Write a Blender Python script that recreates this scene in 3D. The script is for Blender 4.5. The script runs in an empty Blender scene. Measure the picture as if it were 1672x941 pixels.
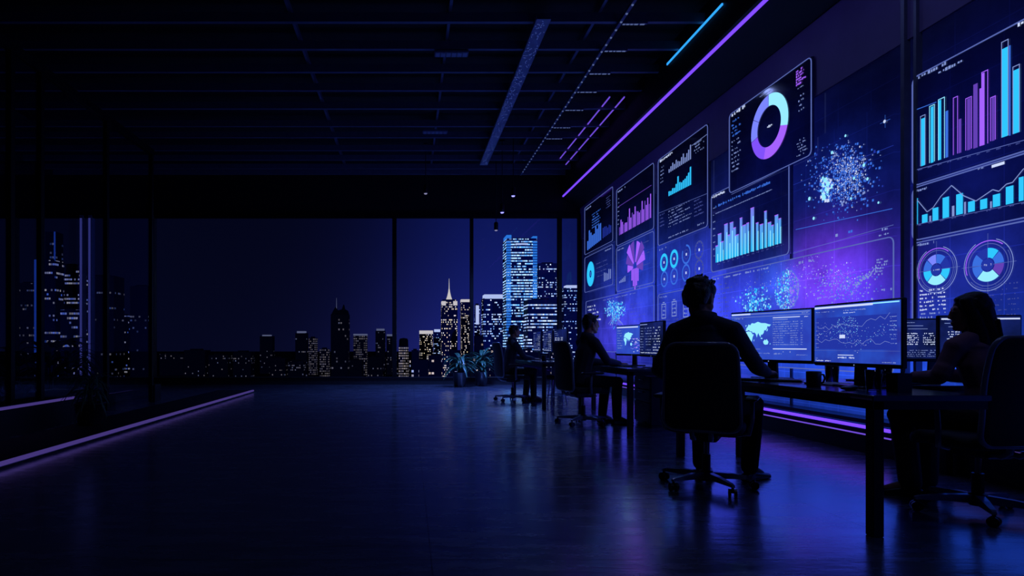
import bpy, bmesh, math, random
from mathutils import Vector, Matrix, noise
R = random.Random(7)
sc = bpy.context.scene
COL = sc.collection
PI = math.pi
# ------------------------------------------------------------------ camera numbers (1672 x 941 frame)
VX, VY, FPX = 668.0, 564.0, 1000.0
WX = 4.42                                    # plane of the display wall

def lin(c):
    if isinstance(c, str):
        c = [int(c[i:i+2], 16)/255 for i in (1, 3, 5)]
    return tuple((v/12.92 if v <= .04045 else ((v+.055)/1.055)**2.4) for v in c)

# ------------------------------------------------------------------ node helper
class NT:
    def __init__(s, nt):
        s.nt = nt; nt.nodes.clear()
    def n(s, t, **k):
        nd = s.nt.nodes.new(t)
        for a, b in k.items(): setattr(nd, a, b)
        return nd
    def put(s, sock, v):
        if isinstance(v, bpy.types.NodeSocket): s.nt.links.new(v, sock)
        elif v is not None:
            if isinstance(v, (tuple, list)) and len(v) == 3 and sock.type == 'RGBA': v = (*v, 1)
            sock.default_value = v
    def m(s, op, a, b=None, c=None):
        nd = s.n('ShaderNodeMath', operation=op)
        s.put(nd.inputs[0], a)
        if b is not None: s.put(nd.inputs[1], b)
        if c is not None: s.put(nd.inputs[2], c)
        return nd.outputs[0]
    def vm(s, op, a, b=None, scale=None):
        nd = s.n('ShaderNodeVectorMath', operation=op)
        s.put(nd.inputs[0], a)
        if b is not None: s.put(nd.inputs[1], b)
        if scale is not None: s.put(nd.inputs['Scale'], scale)
        return nd.outputs[0]
    def mixc(s, f, a, b):
        nd = s.n('ShaderNodeMix', data_type='RGBA')
        s.put(nd.inputs[0], f); s.put(nd.inputs[6], a); s.put(nd.inputs[7], b)
        return nd.outputs[2]
    def sep(s, v):
        nd = s.n('ShaderNodeSeparateXYZ'); s.put(nd.inputs[0], v); return nd.outputs
    def comb(s, x, y, z):
        nd = s.n('ShaderNodeCombineXYZ')
        s.put(nd.inputs[0], x); s.put(nd.inputs[1], y); s.put(nd.inputs[2], z); return nd.outputs[0]
    def noise(s, vec, scale, detail=3, rough=.5):
        nd = s.n('ShaderNodeTexNoise'); s.put(nd.inputs['Vector'], vec)
        nd.inputs['Scale'].default_value = scale; nd.inputs['Detail'].default_value = detail
        nd.inputs['Roughness'].default_value = rough
        return nd.outputs[0]

def new_mat(name, sampling=None):
    m = bpy.data.materials.new(name); m.use_nodes = True
    if sampling: m.cycles.emission_sampling = sampling
    return m, NT(m.node_tree)

def surf(name, col, rough=.5, metal=0, spec=.5, bump=0, bscale=40, var=.25, coat=0):
    m, t = new_mat(name)
    out = t.n('ShaderNodeOutputMaterial'); p = t.n('ShaderNodeBsdfPrincipled')
    tc = t.n('ShaderNodeTexCoord').outputs['Object']
    nz = t.noise(tc, bscale*.3)
    c = lin(col)
    t.put(p.inputs['Base Color'], t.mixc(nz, tuple(v*(1-var) for v in c), tuple(v*(1+var) for v in c)))
    t.put(p.inputs['Roughness'], t.m('MULTIPLY_ADD', nz, .16, rough-.08))
    p.inputs['Metallic'].default_value = metal
    p.inputs['Specular IOR Level'].default_value = spec
    p.inputs['Coat Weight'].default_value = coat
    if bump:
        b = t.n('ShaderNodeBump'); b.inputs['Strength'].default_value = bump; b.inputs['Distance'].default_value = .01
        t.put(b.inputs['Height'], t.noise(tc, bscale)); t.put(p.inputs['Normal'], b.outputs[0])
    t.put(out.inputs[0], p.outputs[0])
    return m

def glow(name, col, strength=1.0, sampling='NONE'):
    m, t = new_mat(name, sampling)
    out = t.n('ShaderNodeOutputMaterial'); p = t.n('ShaderNodeBsdfPrincipled')
    p.inputs['Base Color'].default_value = (.002, .002, .004, 1)
    p.inputs['Roughness'].default_value = .4
    p.inputs['Specular IOR Level'].default_value = .1
    t.put(p.inputs['Emission Color'], lin(col)); p.inputs['Emission Strength'].default_value = strength
    t.put(out.inputs[0], p.outputs[0])
    return m

def glass(name, tint=(.9, .93, 1), refl=.6, rough=.01):
    m, t = new_mat(name)
    out = t.n('ShaderNodeOutputMaterial'); a = t.n('ShaderNodeBsdfTransparent'); g = t.n('ShaderNodeBsdfGlossy')
    t.put(a.inputs[0], tint); g.inputs['Roughness'].default_value = rough
    f = t.n('ShaderNodeFresnel'); f.inputs[0].default_value = 1.35
    mx = t.n('ShaderNodeMixShader')
    t.put(mx.inputs[0], t.m('MULTIPLY', f.outputs[0], refl)); t.put(mx.inputs[1], a.outputs[0]); t.put(mx.inputs[2], g.outputs[0])
    t.put(out.inputs[0], mx.outputs[0])
    return m

# ------------------------------------------------------------------ mesh builder
class MB:
    def __init__(s): s.v = []; s.f = []; s.k = []; s.k0 = 0
    def mat(s, k): s.k0 = k; return s
    def add(s, vs, fs):
        o = len(s.v); s.v += [tuple(p) for p in vs]
        for f in fs: s.f.append(tuple(i+o for i in f)); s.k.append(s.k0)
        return s
    def box(s, x0, x1, y0, y1, z0, z1):
        return s.add([(x0,y0,z0),(x1,y0,z0),(x1,y1,z0),(x0,y1,z0),(x0,y0,z1),(x1,y0,z1),(x1,y1,z1),(x0,y1,z1)],
                     [(0,3,2,1),(4,5,6,7),(0,1,5,4),(1,2,6,5),(2,3,7,6),(3,0,4,7)])
    def cbox(s, x0, x1, y0, y1, z0, z1, c=.006):      # box with chamfered upright and flat edges
        pts = []
        for z, i in ((z0, c), (z0+c, 0), (z1-c, 0), (z1, c)):
            a, b, d, e = x0+i, x1-i, y0+i, y1-i
            pts += [(a+c,d,z),(b-c,d,z),(b,d+c,z),(b,e-c,z),(b-c,e,z),(a+c,e,z),(a,e-c,z),(a,d+c,z)]
        fs = [tuple(range(7, -1, -1)), tuple(range(24, 32))]
        for r in range(3):
            for i in range(8):
                j = (i+1) % 8; fs.append((r*8+i, r*8+j, r*8+8+j, r*8+8+i))
        return s.add(pts, fs)
    def bar(s, p, q, r, r2=None, n=10):
        r2 = r if r2 is None else r2
        p, q = Vector(p), Vector(q); d = (q-p).normalized()
        a = d.orthogonal().normalized(); b = d.cross(a)
        vs = []
        for c, rr in ((p, r), (q, r2)):
            vs += [c + (a*math.cos(t)+b*math.sin(t))*rr for t in (2*PI*i/n for i in range(n))]
        fs = [tuple(range(n-1, -1, -1)), tuple(range(n, 2*n))]
        fs += [(i, (i+1) % n, n+(i+1) % n, n+i) for i in range(n)]
        return s.add(vs, fs)
    def beam(s, p, q, w, h):                          # rectangular bar; w sideways, h along up
        p, q = Vector(p), Vector(q); d = (q-p).normalized()
        a = d.cross(Vector((0, 0, 1))); a = a.normalized() if a.length > 1e-4 else Vector((1, 0, 0)); b = a.cross(d)
        vs = [c + a*(i*w/2) + b*(j*h/2) for c in (p, q) for i, j in ((-1,-1),(1,-1),(1,1),(-1,1))]
        return s.add(vs, [(3,2,1,0),(4,5,6,7),(0,1,5,4),(1,2,6,5),(2,3,7,6),(3,0,4,7)])
    def tube(s, pts, r, n=8, closed=False):
        pts = [Vector(p) for p in pts]; m = len(pts); vs = []; prev = None
        for i, p in enumerate(pts):
            a = pts[(i-1) % m] if (closed or i > 0) else p
            b = pts[(i+1) % m] if (closed or i < m-1) else p
            d = (b-a).normalized()
            u = d.orthogonal().normalized() if prev is None else (prev - d*prev.dot(d)).normalized()
            prev = u; w = d.cross(u)
            rr = r[i] if isinstance(r, (list, tuple)) else r
            vs += [p + (u*math.cos(t)+w*math.sin(t))*rr for t in (2*PI*k/n for k in range(n))]
        fs = []
        for i in range(m if closed else m-1):
            j = (i+1) % m
            fs += [(i*n+k, i*n+(k+1) % n, j*n+(k+1) % n, j*n+k) for k in range(n)]
        if not closed: fs += [tuple(range(n-1, -1, -1)), tuple(range((m-1)*n, m*n))]
        return s.add(vs, fs)
    def lathe(s, prof, c=(0, 0, 0), n=24):            # closed profile list of (r, z), from axis to axis
        vs = []; fs = []; m = len(prof)
        for r, z in prof:
            vs += [(c[0]+max(r, 1e-4)*math.cos(2*PI*i/n), c[1]+max(r, 1e-4)*math.sin(2*PI*i/n), c[2]+z) for i in range(n)]
        for k in range(m-1):
            fs += [(k*n+i, k*n+(i+1) % n, k*n+n+(i+1) % n, k*n+n+i) for i in range(n)]
        fs += [tuple(range(n-1, -1, -1)), tuple(range((m-1)*n, m*n))]
        return s.add(vs, fs)
    def prism(s, pts, y0, y1):                        # outline in x,z extruded along y
        n = len(pts)
        return s.add([(x, y0, z) for x, z in pts]+[(x, y1, z) for x, z in pts],
                     [tuple(range(n)), tuple(range(2*n-1, n-1, -1))]+[(i, n+i, n+(i+1) % n, (i+1) % n) for i in range(n)])
    # flat graphics in the x,z plane, facing -y, at y = -d
    def rect(s, x0, z0, x1, z1, d=.004):
        return s.add([(x0,-d,z0),(x1,-d,z0),(x1,-d,z1),(x0,-d,z1)], [(0,1,2,3)])
    def line(s, p, q, w, d=.005):
        a = Vector((p[0], 0, p[1])); b = Vector((q[0], 0, q[1])); t = (b-a)
        if t.length < 1e-6: return s
        t.normalize(); o = Vector((-t.z, 0, t.x))*(w/2); y = Vector((0, -d, 0))
        return s.add([a-o+y, b-o+y, b+o+y, a+o+y], [(0,1,2,3)])
    def poly(s, pts, d=.005): return s.add([(x, -d, z) for x, z in pts], [tuple(range(len(pts)))])
    def ring(s, cx, cz, r0, r1, a0=0, a1=360, d=.006, sx=1, n=None):   # clockwise from twelve o'clock
        n = n or max(3, int(abs(a1-a0)/7)); vs = []
        for i in range(n+1):
            t = math.radians(a0+(a1-a0)*i/n)
            for r in (r0, r1): vs.append((cx+sx*r*math.sin(t), -d, cz+r*math.cos(t)))
        return s.add(vs, [(2*i, 2*i+2, 2*i+3, 2*i+1)[::-1] for i in range(n)])
    def greek(s, x0, z, w, h, d=.006, dens=.8):       # a row of small illegible lettering
        x = x0
        while x < x0+w:
            L = h*R.choice((.5, .7, .9, .6))
            if R.random() < dens:
                a = R.choice((0, 0, .25))*h; b = h*R.choice((1, .8, .75))
                s.rect(x, z+a, min(x+L, x0+w), z+b, d)
            x += L + h*R.choice((.25, .25, .3, .8))
        return s
    def build(s, name, mats, parent=None, smooth=False, loc=None):
        me = bpy.data.meshes.new(name); me.from_pydata(s.v, [], s.f)
        mats = mats if isinstance(mats, (list, tuple)) else [mats]
        for m in mats: me.materials.append(m)
        if len(mats) > 1: me.polygons.foreach_set('material_index', s.k)
        if smooth: me.polygons.foreach_set('use_smooth', [True]*len(me.polygons))
        me.update()
        o = bpy.data.objects.new(name, me); COL.objects.link(o)
        if parent is not None: o.parent = parent
        if loc is not None: o.location = loc
        return o

def tag(o, label, cat, group=None):
    o['label'] = label; o['category'] = cat
    if group: o['group'] = group
    return o
def thing(name, label, cat, loc=(0, 0, 0), rz=0, group=None):
    o = bpy.data.objects.new(name, None); COL.objects.link(o); o.empty_display_size = .1
    o.location = loc; o.rotation_euler = (0, 0, rz)
    return tag(o, label, cat, group)
def struct(o): o['kind'] = 'structure'; return o
def kids(o): return [c for c in bpy.data.objects if c.parent == o]
def copy_tree(o, parent=None):
    c = o.copy(); COL.objects.link(c)
    if parent is not None: c.parent = parent
    for ch in kids(o): copy_tree(ch, c)
    return c
def relabel(o, label): o['label'] = label; return o

# ------------------------------------------------------------------ materials
M = {}
M['black'] = surf('black_metal', '#22242c', .38, .3)
M['desk'] = surf('dark_desk_top', '#2a2d3a', .24, 0, .9, bscale=12, coat=.5)
M['plastic'] = surf('black_plastic', '#101116', .35)
M['mesh'] = surf('chair_mesh_fabric', '#1c1f2a', .75, bump=.3, bscale=300)
M['rim'] = surf('chair_frame_plastic', '#7a8296', .22, spec=.9)
M['chrome'] = surf('chrome', '#9aa0ac', .18, 1)
M['paint'] = surf('black_wall_paint', '#0e0f15', .6, bump=.15, bscale=60)
M['ceil'] = surf('black_ceiling', '#08090d', .8)
M['beam'] = surf('ceiling_beam_steel', '#6a7088', .45, .3)
M['tray'] = surf('perforated_tray', '#a0a8c0', .4, .4)
M['concrete'] = surf('bulkhead_concrete', '#75669c', .7, bump=.3, bscale=9)
M['mull'] = surf('window_mullion', '#0c0d12', .4, .3)
M['alu'] = surf('aluminium_post', '#c4c8d6', .35, .2)
M['glass'] = glass('window_glass', (.92, .95, 1), .35)
M['partition'] = glass('partition_glass', (.80, .84, .95), .22)
M['cup'] = glass('tumbler_glass', (.62, .64, .85), 1.0, .12)
M['pot'] = surf('dark_pot', '#20222c', .35)
M['soil'] = surf('potting_soil', '#14100c', .9, bump=.5)
M['leaf'] = surf('dark_green_leaf', '#3a6a50', .32, spec=.6)
M['stem'] = surf('plant_stem', '#24301f', .6)
M['skin'] = surf('skin', '#b98468', .5)
M['suit'] = surf('dark_jacket_cloth', '#2a2d42', .75, bump=.25, bscale=160)
M['blazer'] = surf('plum_blazer_cloth', '#8a6070', .8, bump=.25, bscale=160)
M['trouser'] = surf('dark_trouser_cloth', '#12131b', .8, bump=.2, bscale=140)
M['hair'] = surf('black_hair', '#0c0a0c', .4, bump=.6, bscale=90)
M['hair2'] = surf('dark_brown_hair', '#16100f', .5, bump=.25, bscale=60)
M['shoe'] = surf('black_shoe_leather', '#0d0d11', .32)
M['paper'] = surf('paper', '#c9cdd8', .8)
M['ped'] = surf('pedestal_lacquer', '#1b1d27', .3)
M['ground'] = surf('city_ground', '#05060a', .9, 0, .02)
# emissive colours
M['led'] = glow('purple_led', '#6a3cff', 1.7, 'AUTO')
M['led_soft'] = glow('soft_violet_led', '#6450b0', .42, 'AUTO')
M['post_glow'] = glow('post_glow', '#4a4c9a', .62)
M['led_cyan'] = glow('cyan_led', '#2fa0ff', 1.2, 'AUTO')
M['led_ceiling'] = glow('ceiling_violet_line', '#7c55f0', .8, 'AUTO')
M['spark'] = glow('ceiling_dot', '#8ca4f0', .32)
M['lens'] = glow('spot_lens', '#7d7bff', 3.0, 'AUTO')
M['lens_w'] = glow('spot_lens_dim', '#b9b6e8', .5)
M['cyan'] = glow('screen_cyan', '#2cbcf8', 1.15)
M['cyan_l'] = glow('screen_light_cyan', '#8fe0ff', 1.15)
M['blue'] = glow('screen_blue', '#3f78f0', .85)
M['blue_d'] = glow('screen_deep_blue', '#2a3fc0', .7)
M['peri'] = glow('screen_periwinkle', '#7b86ff', 1.0)
M['viol'] = glow('screen_violet', '#7f4ff6', 1.05)
M['purp'] = glow('screen_purple', '#a260ff', 1.05)
M['purp_d'] = glow('screen_dim_purple', '#6f48c8', .8)
M['white'] = glow('screen_white', '#cfdcff', 1.0)
M['text'] = glow('screen_text', '#93a8ee', .75)
M['text_d'] = glow('screen_dim_text', '#5866c0', .6)
M['edge'] = glow('screen_border', '#7488e6', .55)
M['scr_dark'] = glow('screen_navy', '#0b1236', 1.0)
M['scr_table'] = glow('screen_table_blue', '#2c3fb0', .9)

def bars_mat():
    m, t = new_mat('bar_cyan_to_purple', 'NONE')
    out = t.n('ShaderNodeOutputMaterial'); p = t.n('ShaderNodeBsdfPrincipled')
    z = t.sep(t.n('ShaderNodeTexCoord').outputs['Object'])[2]
    f = t.n('ShaderNodeMapRange'); t.put(f.inputs[0], z); f.inputs[1].default_value = .15; f.inputs[2].default_value = .85
    t.put(p.inputs['Base Color'], (.002, .002, .004))
    t.put(p.inputs['Emission Color'], t.mixc(f.outputs[0], lin('#25b8f4'), lin('#8463ee'))); p.inputs['Emission Strength'].default_value = 1
    t.put(out.inputs[0], p.outputs[0]); return m
M['bars'] = bars_mat()

def display_mat(name, gain, monitor=False):
    """the picture running on the wall of screens: navy with clouds of blue and purple"""
    m, t = new_mat(name, 'AUTO')
    out = t.n('ShaderNodeOutputMaterial'); p = t.n('ShaderNodeBsdfPrincipled')
    pos = t.n('ShaderNodeNewGeometry').outputs['Position']; x, y, z = t.sep(pos)
    def blob(yc, zc, sy, sz):
        a = t.m('POWER', t.m('ABSOLUTE', t.m('DIVIDE', t.m('SUBTRACT', y, yc), sy)), 2.0)
        b = t.m('POWER', t.m('ABSOLUTE', t.m('DIVIDE', t.m('SUBTRACT', z, zc), sz)), 2.0)
        return t.m('POWER', 2.718, t.m('MULTIPLY', t.m('ADD', a, b), -1.0))
    acc = None
    spec = [(8, 1.1, 9, 1.35, (.0025, .006, .10)),
            (6.55, 1.72, .62, .42, (.13, .032, .62)), (6.0, 1.35, .5, .5, (.035, .012, .30)),
            (8.75, 1.75, .95, .85, (.020, .032, .40)), (8.3, 1.2, 1.2, .5, (.022, .024, .36)), (5.6, .75, 2.6, .42, (.008, .05, .42)),
            (7.35, 1.75, .30, .36, (.010, .06, .40)),
            (11.6, 2.0, 2.4, 1.1, (.012, .030, .32)), (12.8, 1.3, 1.6, .6, (.035, .022, .34)),
            (6.3, 2.7, .55, .5, (.002, .006, .09)), (7.4, 3.3, .7, .6, (.001, .002, .05)),
            (4.9, 1.6, .6, .8, (.004, .007, .085)), (4.8, 2.6, .5, .6, (.002, .004, .09))]
    n1 = t.noise(t.vm('MULTIPLY', pos, (1, 1, 1)), 1.6, 6, .62)
    for yc, zc, sy, sz, c in spec:
        v = t.vm('SCALE', c, scale=blob(yc, zc, sy, sz))
        acc = v if acc is None else t.vm('ADD', acc, v)
    acc = t.vm('ADD', acc, (.0006, .0009, .009))
    # fine horizontal banding and a faint grid of lines belonging to the picture
    gy = t.m('LESS_THAN', t.m('FRACT', t.m('MULTIPLY', y, 2.2)), .016)
    gz = t.m('LESS_THAN', t.m('FRACT', t.m('MULTIPLY', z, 2.9)), .022)
    grid = t.m('MULTIPLY', t.m('MAXIMUM', gy, gz), .5)
    k = t.m('MULTIPLY', t.m('ADD', t.m('MULTIPLY_ADD', n1, 2.1, -.05), grid), gain)
    t.put(p.inputs['Base Color'], (.004, .004, .007)); p.inputs['Roughness'].default_value = .09
    p.inputs['Specular IOR Level'].default_value = .35
    t.put(p.inputs['Emission Color'], t.vm('SCALE', acc, scale=k)); p.inputs['Emission Strength'].default_value = 1.0
    t.put(out.inputs[0], p.outputs[0]); return m
M['display'] = display_mat('display_wall_picture', 1.35)
M['display_dim'] = display_mat('display_panel_dark', .55)

def screen_mat(name, a, b, k=1.0):
    m, t = new_mat(name, 'AUTO')
    out = t.n('ShaderNodeOutputMaterial'); p = t.n('ShaderNodeBsdfPrincipled')
    tc = t.n('ShaderNodeTexCoord').outputs['Object']
    f = t.noise(tc, 5, 3)
    t.put(p.inputs['Base Color'], (.003, .003, .005)); p.inputs['Roughness'].default_value = .2
    t.put(p.inputs['Emission Color'], t.mixc(t.m('MULTIPLY_ADD', f, 3.0, -1.0), lin(a), lin(b))); p.inputs['Emission Strength'].default_value = k
    t.put(out.inputs[0], p.outputs[0]); return m
M['scr_map'] = screen_mat('screen_map_blue', '#2b3fb4', '#3154cc', 1.0)
M['scr_chart'] = screen_mat('screen_chart_blue', '#27309a', '#2b55d0', .95)
M['scr_night'] = screen_mat('screen_night_blue', '#0a1130', '#16246c', .9)

def floor_mat():
    m, t = new_mat('polished_dark_concrete')
    out = t.n('ShaderNodeOutputMaterial'); p = t.n('ShaderNodeBsdfPrincipled')
    pos = t.n('ShaderNodeNewGeometry').outputs['Position']
    big = t.noise(pos, .9, 5, .6); mid = t.noise(t.vm('MULTIPLY', pos, (.6, 2.6, 1)), 3.0, 6, .65); fine = t.noise(pos, 26, 4, .6)
    x, y, z = t.sep(pos)
    sx = t.m('LESS_THAN', t.m('FRACT', t.m('DIVIDE', t.m('ADD', x, 100.7), 2.4)), .0022)
    sy = t.m('LESS_THAN', t.m('FRACT', t.m('DIVIDE', t.m('ADD', y, 100.35), 2.4)), .0022)
    seam = t.m('MAXIMUM', sx, sy)
    c = t.mixc(t.m('MULTIPLY_ADD', mid, 1.8, -.4), (.16, .18, .24), (.34, .38, .50))
    t.put(p.inputs['Base Color'], t.mixc(seam, c, (.002, .002, .003)))
    r = t.m('MULTIPLY_ADD', mid, .30, .05)
    t.put(p.inputs['Roughness'], t.m('ADD', r, t.m('MULTIPLY', big, .12)))
    p.inputs['Metallic'].default_value = .62; p.inputs['Specular IOR Level'].default_value = .8; p.inputs['IOR'].default_value = 1.6
    p.inputs['Coat Weight'].default_value = .9; p.inputs['Coat IOR'].default_value = 1.7; t.put(p.inputs['Coat Roughness'], t.m('MULTIPLY_ADD', mid, .22, .04))
    b = t.n('ShaderNodeBump'); b.inputs['Strength'].default_value = .16; b.inputs['Distance'].default_value = .02
    h = t.m('ADD', t.m('MULTIPLY', mid, .7), t.m('MULTIPLY', fine, .12))
    t.put(b.inputs['Height'], t.m('SUBTRACT', h, t.m('MULTIPLY', seam, .25))); t.put(p.inputs['Normal'], b.outputs[0]); t.put(p.inputs['Coat Normal'], b.outputs[0])
    t.put(out.inputs[0], p.outputs[0]); return m
M['floor'] = floor_mat()

def city_mat(name, ca, cb, wall, w, h, dens, rows, k, fill=(.62, .5)):
    """facade of dark glass with some windows lit"""
    m, t = new_mat(name, 'NONE')
    out = t.n('ShaderNodeOutputMaterial'); p = t.n('ShaderNodeBsdfPrincipled')
    x, y, z = t.sep(t.n('ShaderNodeTexCoord').outputs['Object'])
    nx = t.sep(t.n('ShaderNodeNewGeometry').outputs['Normal'])
    side = t.m('GREATER_THAN', t.m('ABSOLUTE', nx[0]), .6)
    up = t.m('LESS_THAN', t.m('ABSOLUTE', nx[2]), .5)
    u = t.m('ADD', t.m('MULTIPLY', y, side), t.m('MULTIPLY', x, t.m('SUBTRACT', 1.0, side)))
    u = t.m('DIVIDE', t.m('ADD', u, 500.0), w); v = t.m('DIVIDE', t.m('ADD', z, 100.0), h)
    rnd = t.n('ShaderNodeObjectInfo').outputs['Random']
    iu, iv = t.m('FLOOR', u), t.m('FLOOR', v)
    def wn(a, b, c):
        nd = t.n('ShaderNodeTexWhiteNoise', noise_dimensions='3D'); t.put(nd.inputs[0], t.comb(a, b, c)); return nd.outputs[0]
    seed = t.m('MULTIPLY', rnd, 91.0)
    cell = wn(iu, iv, seed); row = wn(iv, seed, 3.0); run = wn(t.m('FLOOR', t.m('DIVIDE', iu, 3.0)), iv, t.m('ADD', seed, 7.0))
    score = t.m('ADD', t.m('MULTIPLY', cell, 1-rows), t.m('ADD', t.m('MULTIPLY', row, rows*.6), t.m('MULTIPLY', run, rows*.4)))
    lit = t.m('GREATER_THAN', score, 1-dens)
    wu = t.m('LESS_THAN', t.m('FRACT', u), fill[0]); wv = t.m('LESS_THAN', t.m('FRACT', v), fill[1])
    on = t.m('MULTIPLY', t.m('MULTIPLY', lit, up), t.m('MULTIPLY', wu, wv))
    amp = t.m('MULTIPLY_ADD', wn(iu, iv, t.m('ADD', seed, 21.0)), 1.0, .35)
    colr = t.mixc(wn(iu, iv, t.m('ADD', seed, 13.0)), lin(ca), lin(cb))
    t.put(p.inputs['Base Color'], lin(wall)); p.inputs['Roughness'].default_value = .6; p.inputs['Specular IOR Level'].default_value = .05
    e = t.vm('SCALE', colr, scale=t.m('MULTIPLY', t.m('MULTIPLY', on, amp), k))
    t.put(p.inputs['Emission Color'], e); p.inputs['Emission Strength'].default_value = 1
    t.put(out.inputs[0], p.outputs[0]); return m

# ------------------------------------------------------------------ the setting
BACK = 15.9; CEIL = 5.55
def sbox(name, x0, x1, y0, y1, z0, z1, m):
    return struct(MB().box(x0, x1, y0, y1, z0, z1).build(name, m))
sbox('floor', -12.2, 4.62, -3, BACK+.15, -.2, 0, M['floor'])
sbox('ceiling', -12.2, 4.62, -3, BACK+.15, CEIL, CEIL+.2, M['ceil'])
sbox('wall_left', -12.3, -12.1, -3, BACK+.15, 0, CEIL, M['paint'])
sbox('wall_near', -12.2, 4.62, -3.2, -3, 0, CEIL, M['paint'])
sbox('wall_back', -12.2, 4.62, BACK, BACK+.15, 4.36, CEIL, M['paint'])          # header over the glazing
sbox('wall_right', 4.46, 4.62, -3, BACK+.15, 0, CEIL, M['display'])
# concrete band over the screens
sbox('trim_1', 4.435, 4.47, -3, BACK, 3.72, 4.60, M['concrete'])
# dropped bulkhead over the display wall
bl = MB(); sec = [(3.95, 4.83), (3.95, CEIL), (4.62, CEIL), (4.62, 4.55), (4.42, 4.55)]
n = len(sec)
bl.add([(x, -3, z) for x, z in sec]+[(x, BACK, z) for x, z in sec], [tuple(range(n)), tuple(range(2*n-1, n-1, -1))]+[(i, n+i, n+(i+1) % n, (i+1) % n) for i in range(n)])
struct(bl.build('trim_2', M['paint']))
# window sill and frame at the far end
sbox('baseboard_back', -12.2, 4.3, BACK-.35, BACK+.15, 0, .15, M['paint'])
sbox('trim_3', -12.2, 4.46, BACK-.38, BACK+.12, .15, .178, M['alu'] if False else M['mull'])
sbox('trim_4', -12.2, 4.46, BACK-.06, BACK+.06, 4.30, 4.42, M['mull'])
mull_x = [(-10.2, .07), (-6.63, .10), (-.38, .11), (1.62, .08), (3.90, .09), (4.42, .08)]
for i, (x, w) in enumerate(mull_x):
    sbox(f'trim_{5+i}', x-w/2, x+w/2, BACK-.10, BACK+.08, .178, 4.36, M['mull'])
for i, x in enumerate((-8.46, -8.24)):
    sbox(f'trim_{11+i}', x-.045, x+.045, BACK-.10, BACK+.08, .178, 4.36, M['alu'])
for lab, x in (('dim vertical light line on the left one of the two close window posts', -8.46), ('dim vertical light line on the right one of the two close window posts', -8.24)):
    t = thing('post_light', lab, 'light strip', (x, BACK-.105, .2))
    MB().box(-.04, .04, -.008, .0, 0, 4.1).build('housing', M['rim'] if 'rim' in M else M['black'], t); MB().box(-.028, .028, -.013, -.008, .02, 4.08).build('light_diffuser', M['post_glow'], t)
edges = [-12.1, -10.2, -8.46, -6.63, -.38, 1.62, 3.90, 4.42]
for i in range(len(edges)-1):
    sbox(f'window_{i+1}', edges[i]+.05, edges[i+1]-.05, BACK-.01, BACK+.01, .17, 4.36, M['glass'])
# glass partition on the left
PXL = -4.55; ps = [5.2, 6.99, 7.56, 9.2, 10.8]
for i, y in enumerate(ps):
    sbox(f'trim_{13+i}', PXL-.03, PXL+.03, y-.035, y+.035, .02, 4.36, M['mull'])
sbox('trim_18', PXL-.04, PXL+.04, 2.0, 10.84, 4.36, 4.46, M['mull'])
ps2 = [2.0]+ps
for i in range(len(ps2)-1):
    sbox(f'window_{8+i}', PXL-.008, PXL+.008, ps2[i]+.036, ps2[i+1]-.036, .02, 4.36, M['partition'])
sbox('trim_19', PXL-.05, PXL+.05, 10.84, 11.1, 0, .30, M['paint'])
# low platform edge (floor strip) and planter ledge
sbox('trim_20', -4.1, -3.30, -1.0, 13.2, 0, .035, M['paint'])
sbox('trim_21', -5.6, -4.34, -1.0, 7.95, 0, .33, M['paint'])
sbox('trim_22', -5.6, -4.60, 7.95, 9.6, 0, .30, M['paint'])
# curb under the display wall
sbox('baseboard_right', 4.22, 4.46, -3, BACK-.4, 0, .22, M['ped'])
sbox('trim_23', 4.24, 4.46, -3, BACK-.4, .27, .31, M['ped'])
# double mullion of the display wall and thinner joints
for i, (px, w, d) in enumerate(((1465, .040, .055), (1485, .030, .055))):
    Y = 4.36*FPX/(px-VX); sbox(f'trim_{24+i}', 4.46-d, 4.46, Y-w/2, Y+w/2, .31, 4.56, M['beam'])
for i, px in enumerate((950, 1005, 1070, 1158, 1291)):
    Y = 4.44*FPX/(px-VX); sbox(f'trim_{26+i}', 4.44, 4.465, Y-.015, Y+.015, .31, 4.1, M['beam'])
# ceiling beams, running across
by = [6.6, 7.4, 8.2, 8.95, 9.7, 10.4, 11.2, 12.1, 12.75, 13.6, 14.3, 15.0, 15.5]
for i, y in enumerate(by):
    sbox(f'trim_{31+i}', -9.0, 3.95, y-.03, y+.03, 5.32, 5.44, M['beam'])
for i, x in enumerate((-1.6, .55, 2.55)):
    sbox(f'trim_{44+i}', x-.02, x+.02, 3, BACK-.2, 5.46, CEIL, M['beam'])

# ------------------------------------------------------------------ light strips
def strip(label, name, p, q, w, h, m, housing=None, off=(0, 0, 0)):
    p, q = Vector(p), Vector(q)
    r = thing(name, label, 'light strip', p)
    MB().beam((0, 0, 0), q-p, w, h).build('light_diffuser', m, r)
    if housing: MB().beam(off, Vector(off)+q-p, w*1.3, h*1.2).build('housing', M['rim'], r)
    return r
strip('long purple light strip along the bulkhead over the display wall', 'led_strip', (3.945, 2.0, 4.825), (3.945, 15.7, 4.825), .03, .04, M['led'], True, (.0, 0, .032))
strip('short blue light strip high on the bulkhead face under the ceiling', 'led_strip', (3.94, 7.7, 5.29), (3.94, 9.35, 5.29), .018, .03, M['led_cyan'], True, (.014, 0, 0))
strip('purple light strip on the curb below the display wall behind the desks', 'led_strip', (4.215, 5.36, .245), (4.215, 15.3, .245), .03, .028, M['led'], True, (.022, 0, 0))
strip('purple light strip on the curb behind the woman', 'led_strip', (4.215, 3.0, .245), (4.215, 5.18, .245), .03, .028, M['led_soft'], True, (.022, 0, 0))
strip('thin violet line of light along the top of the curb face', 'led_strip', (4.218, 5.36, .175), (4.218, 15.3, .175), .012, .012, M['led_ceiling'], True, (.01, 0, 0))
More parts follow.
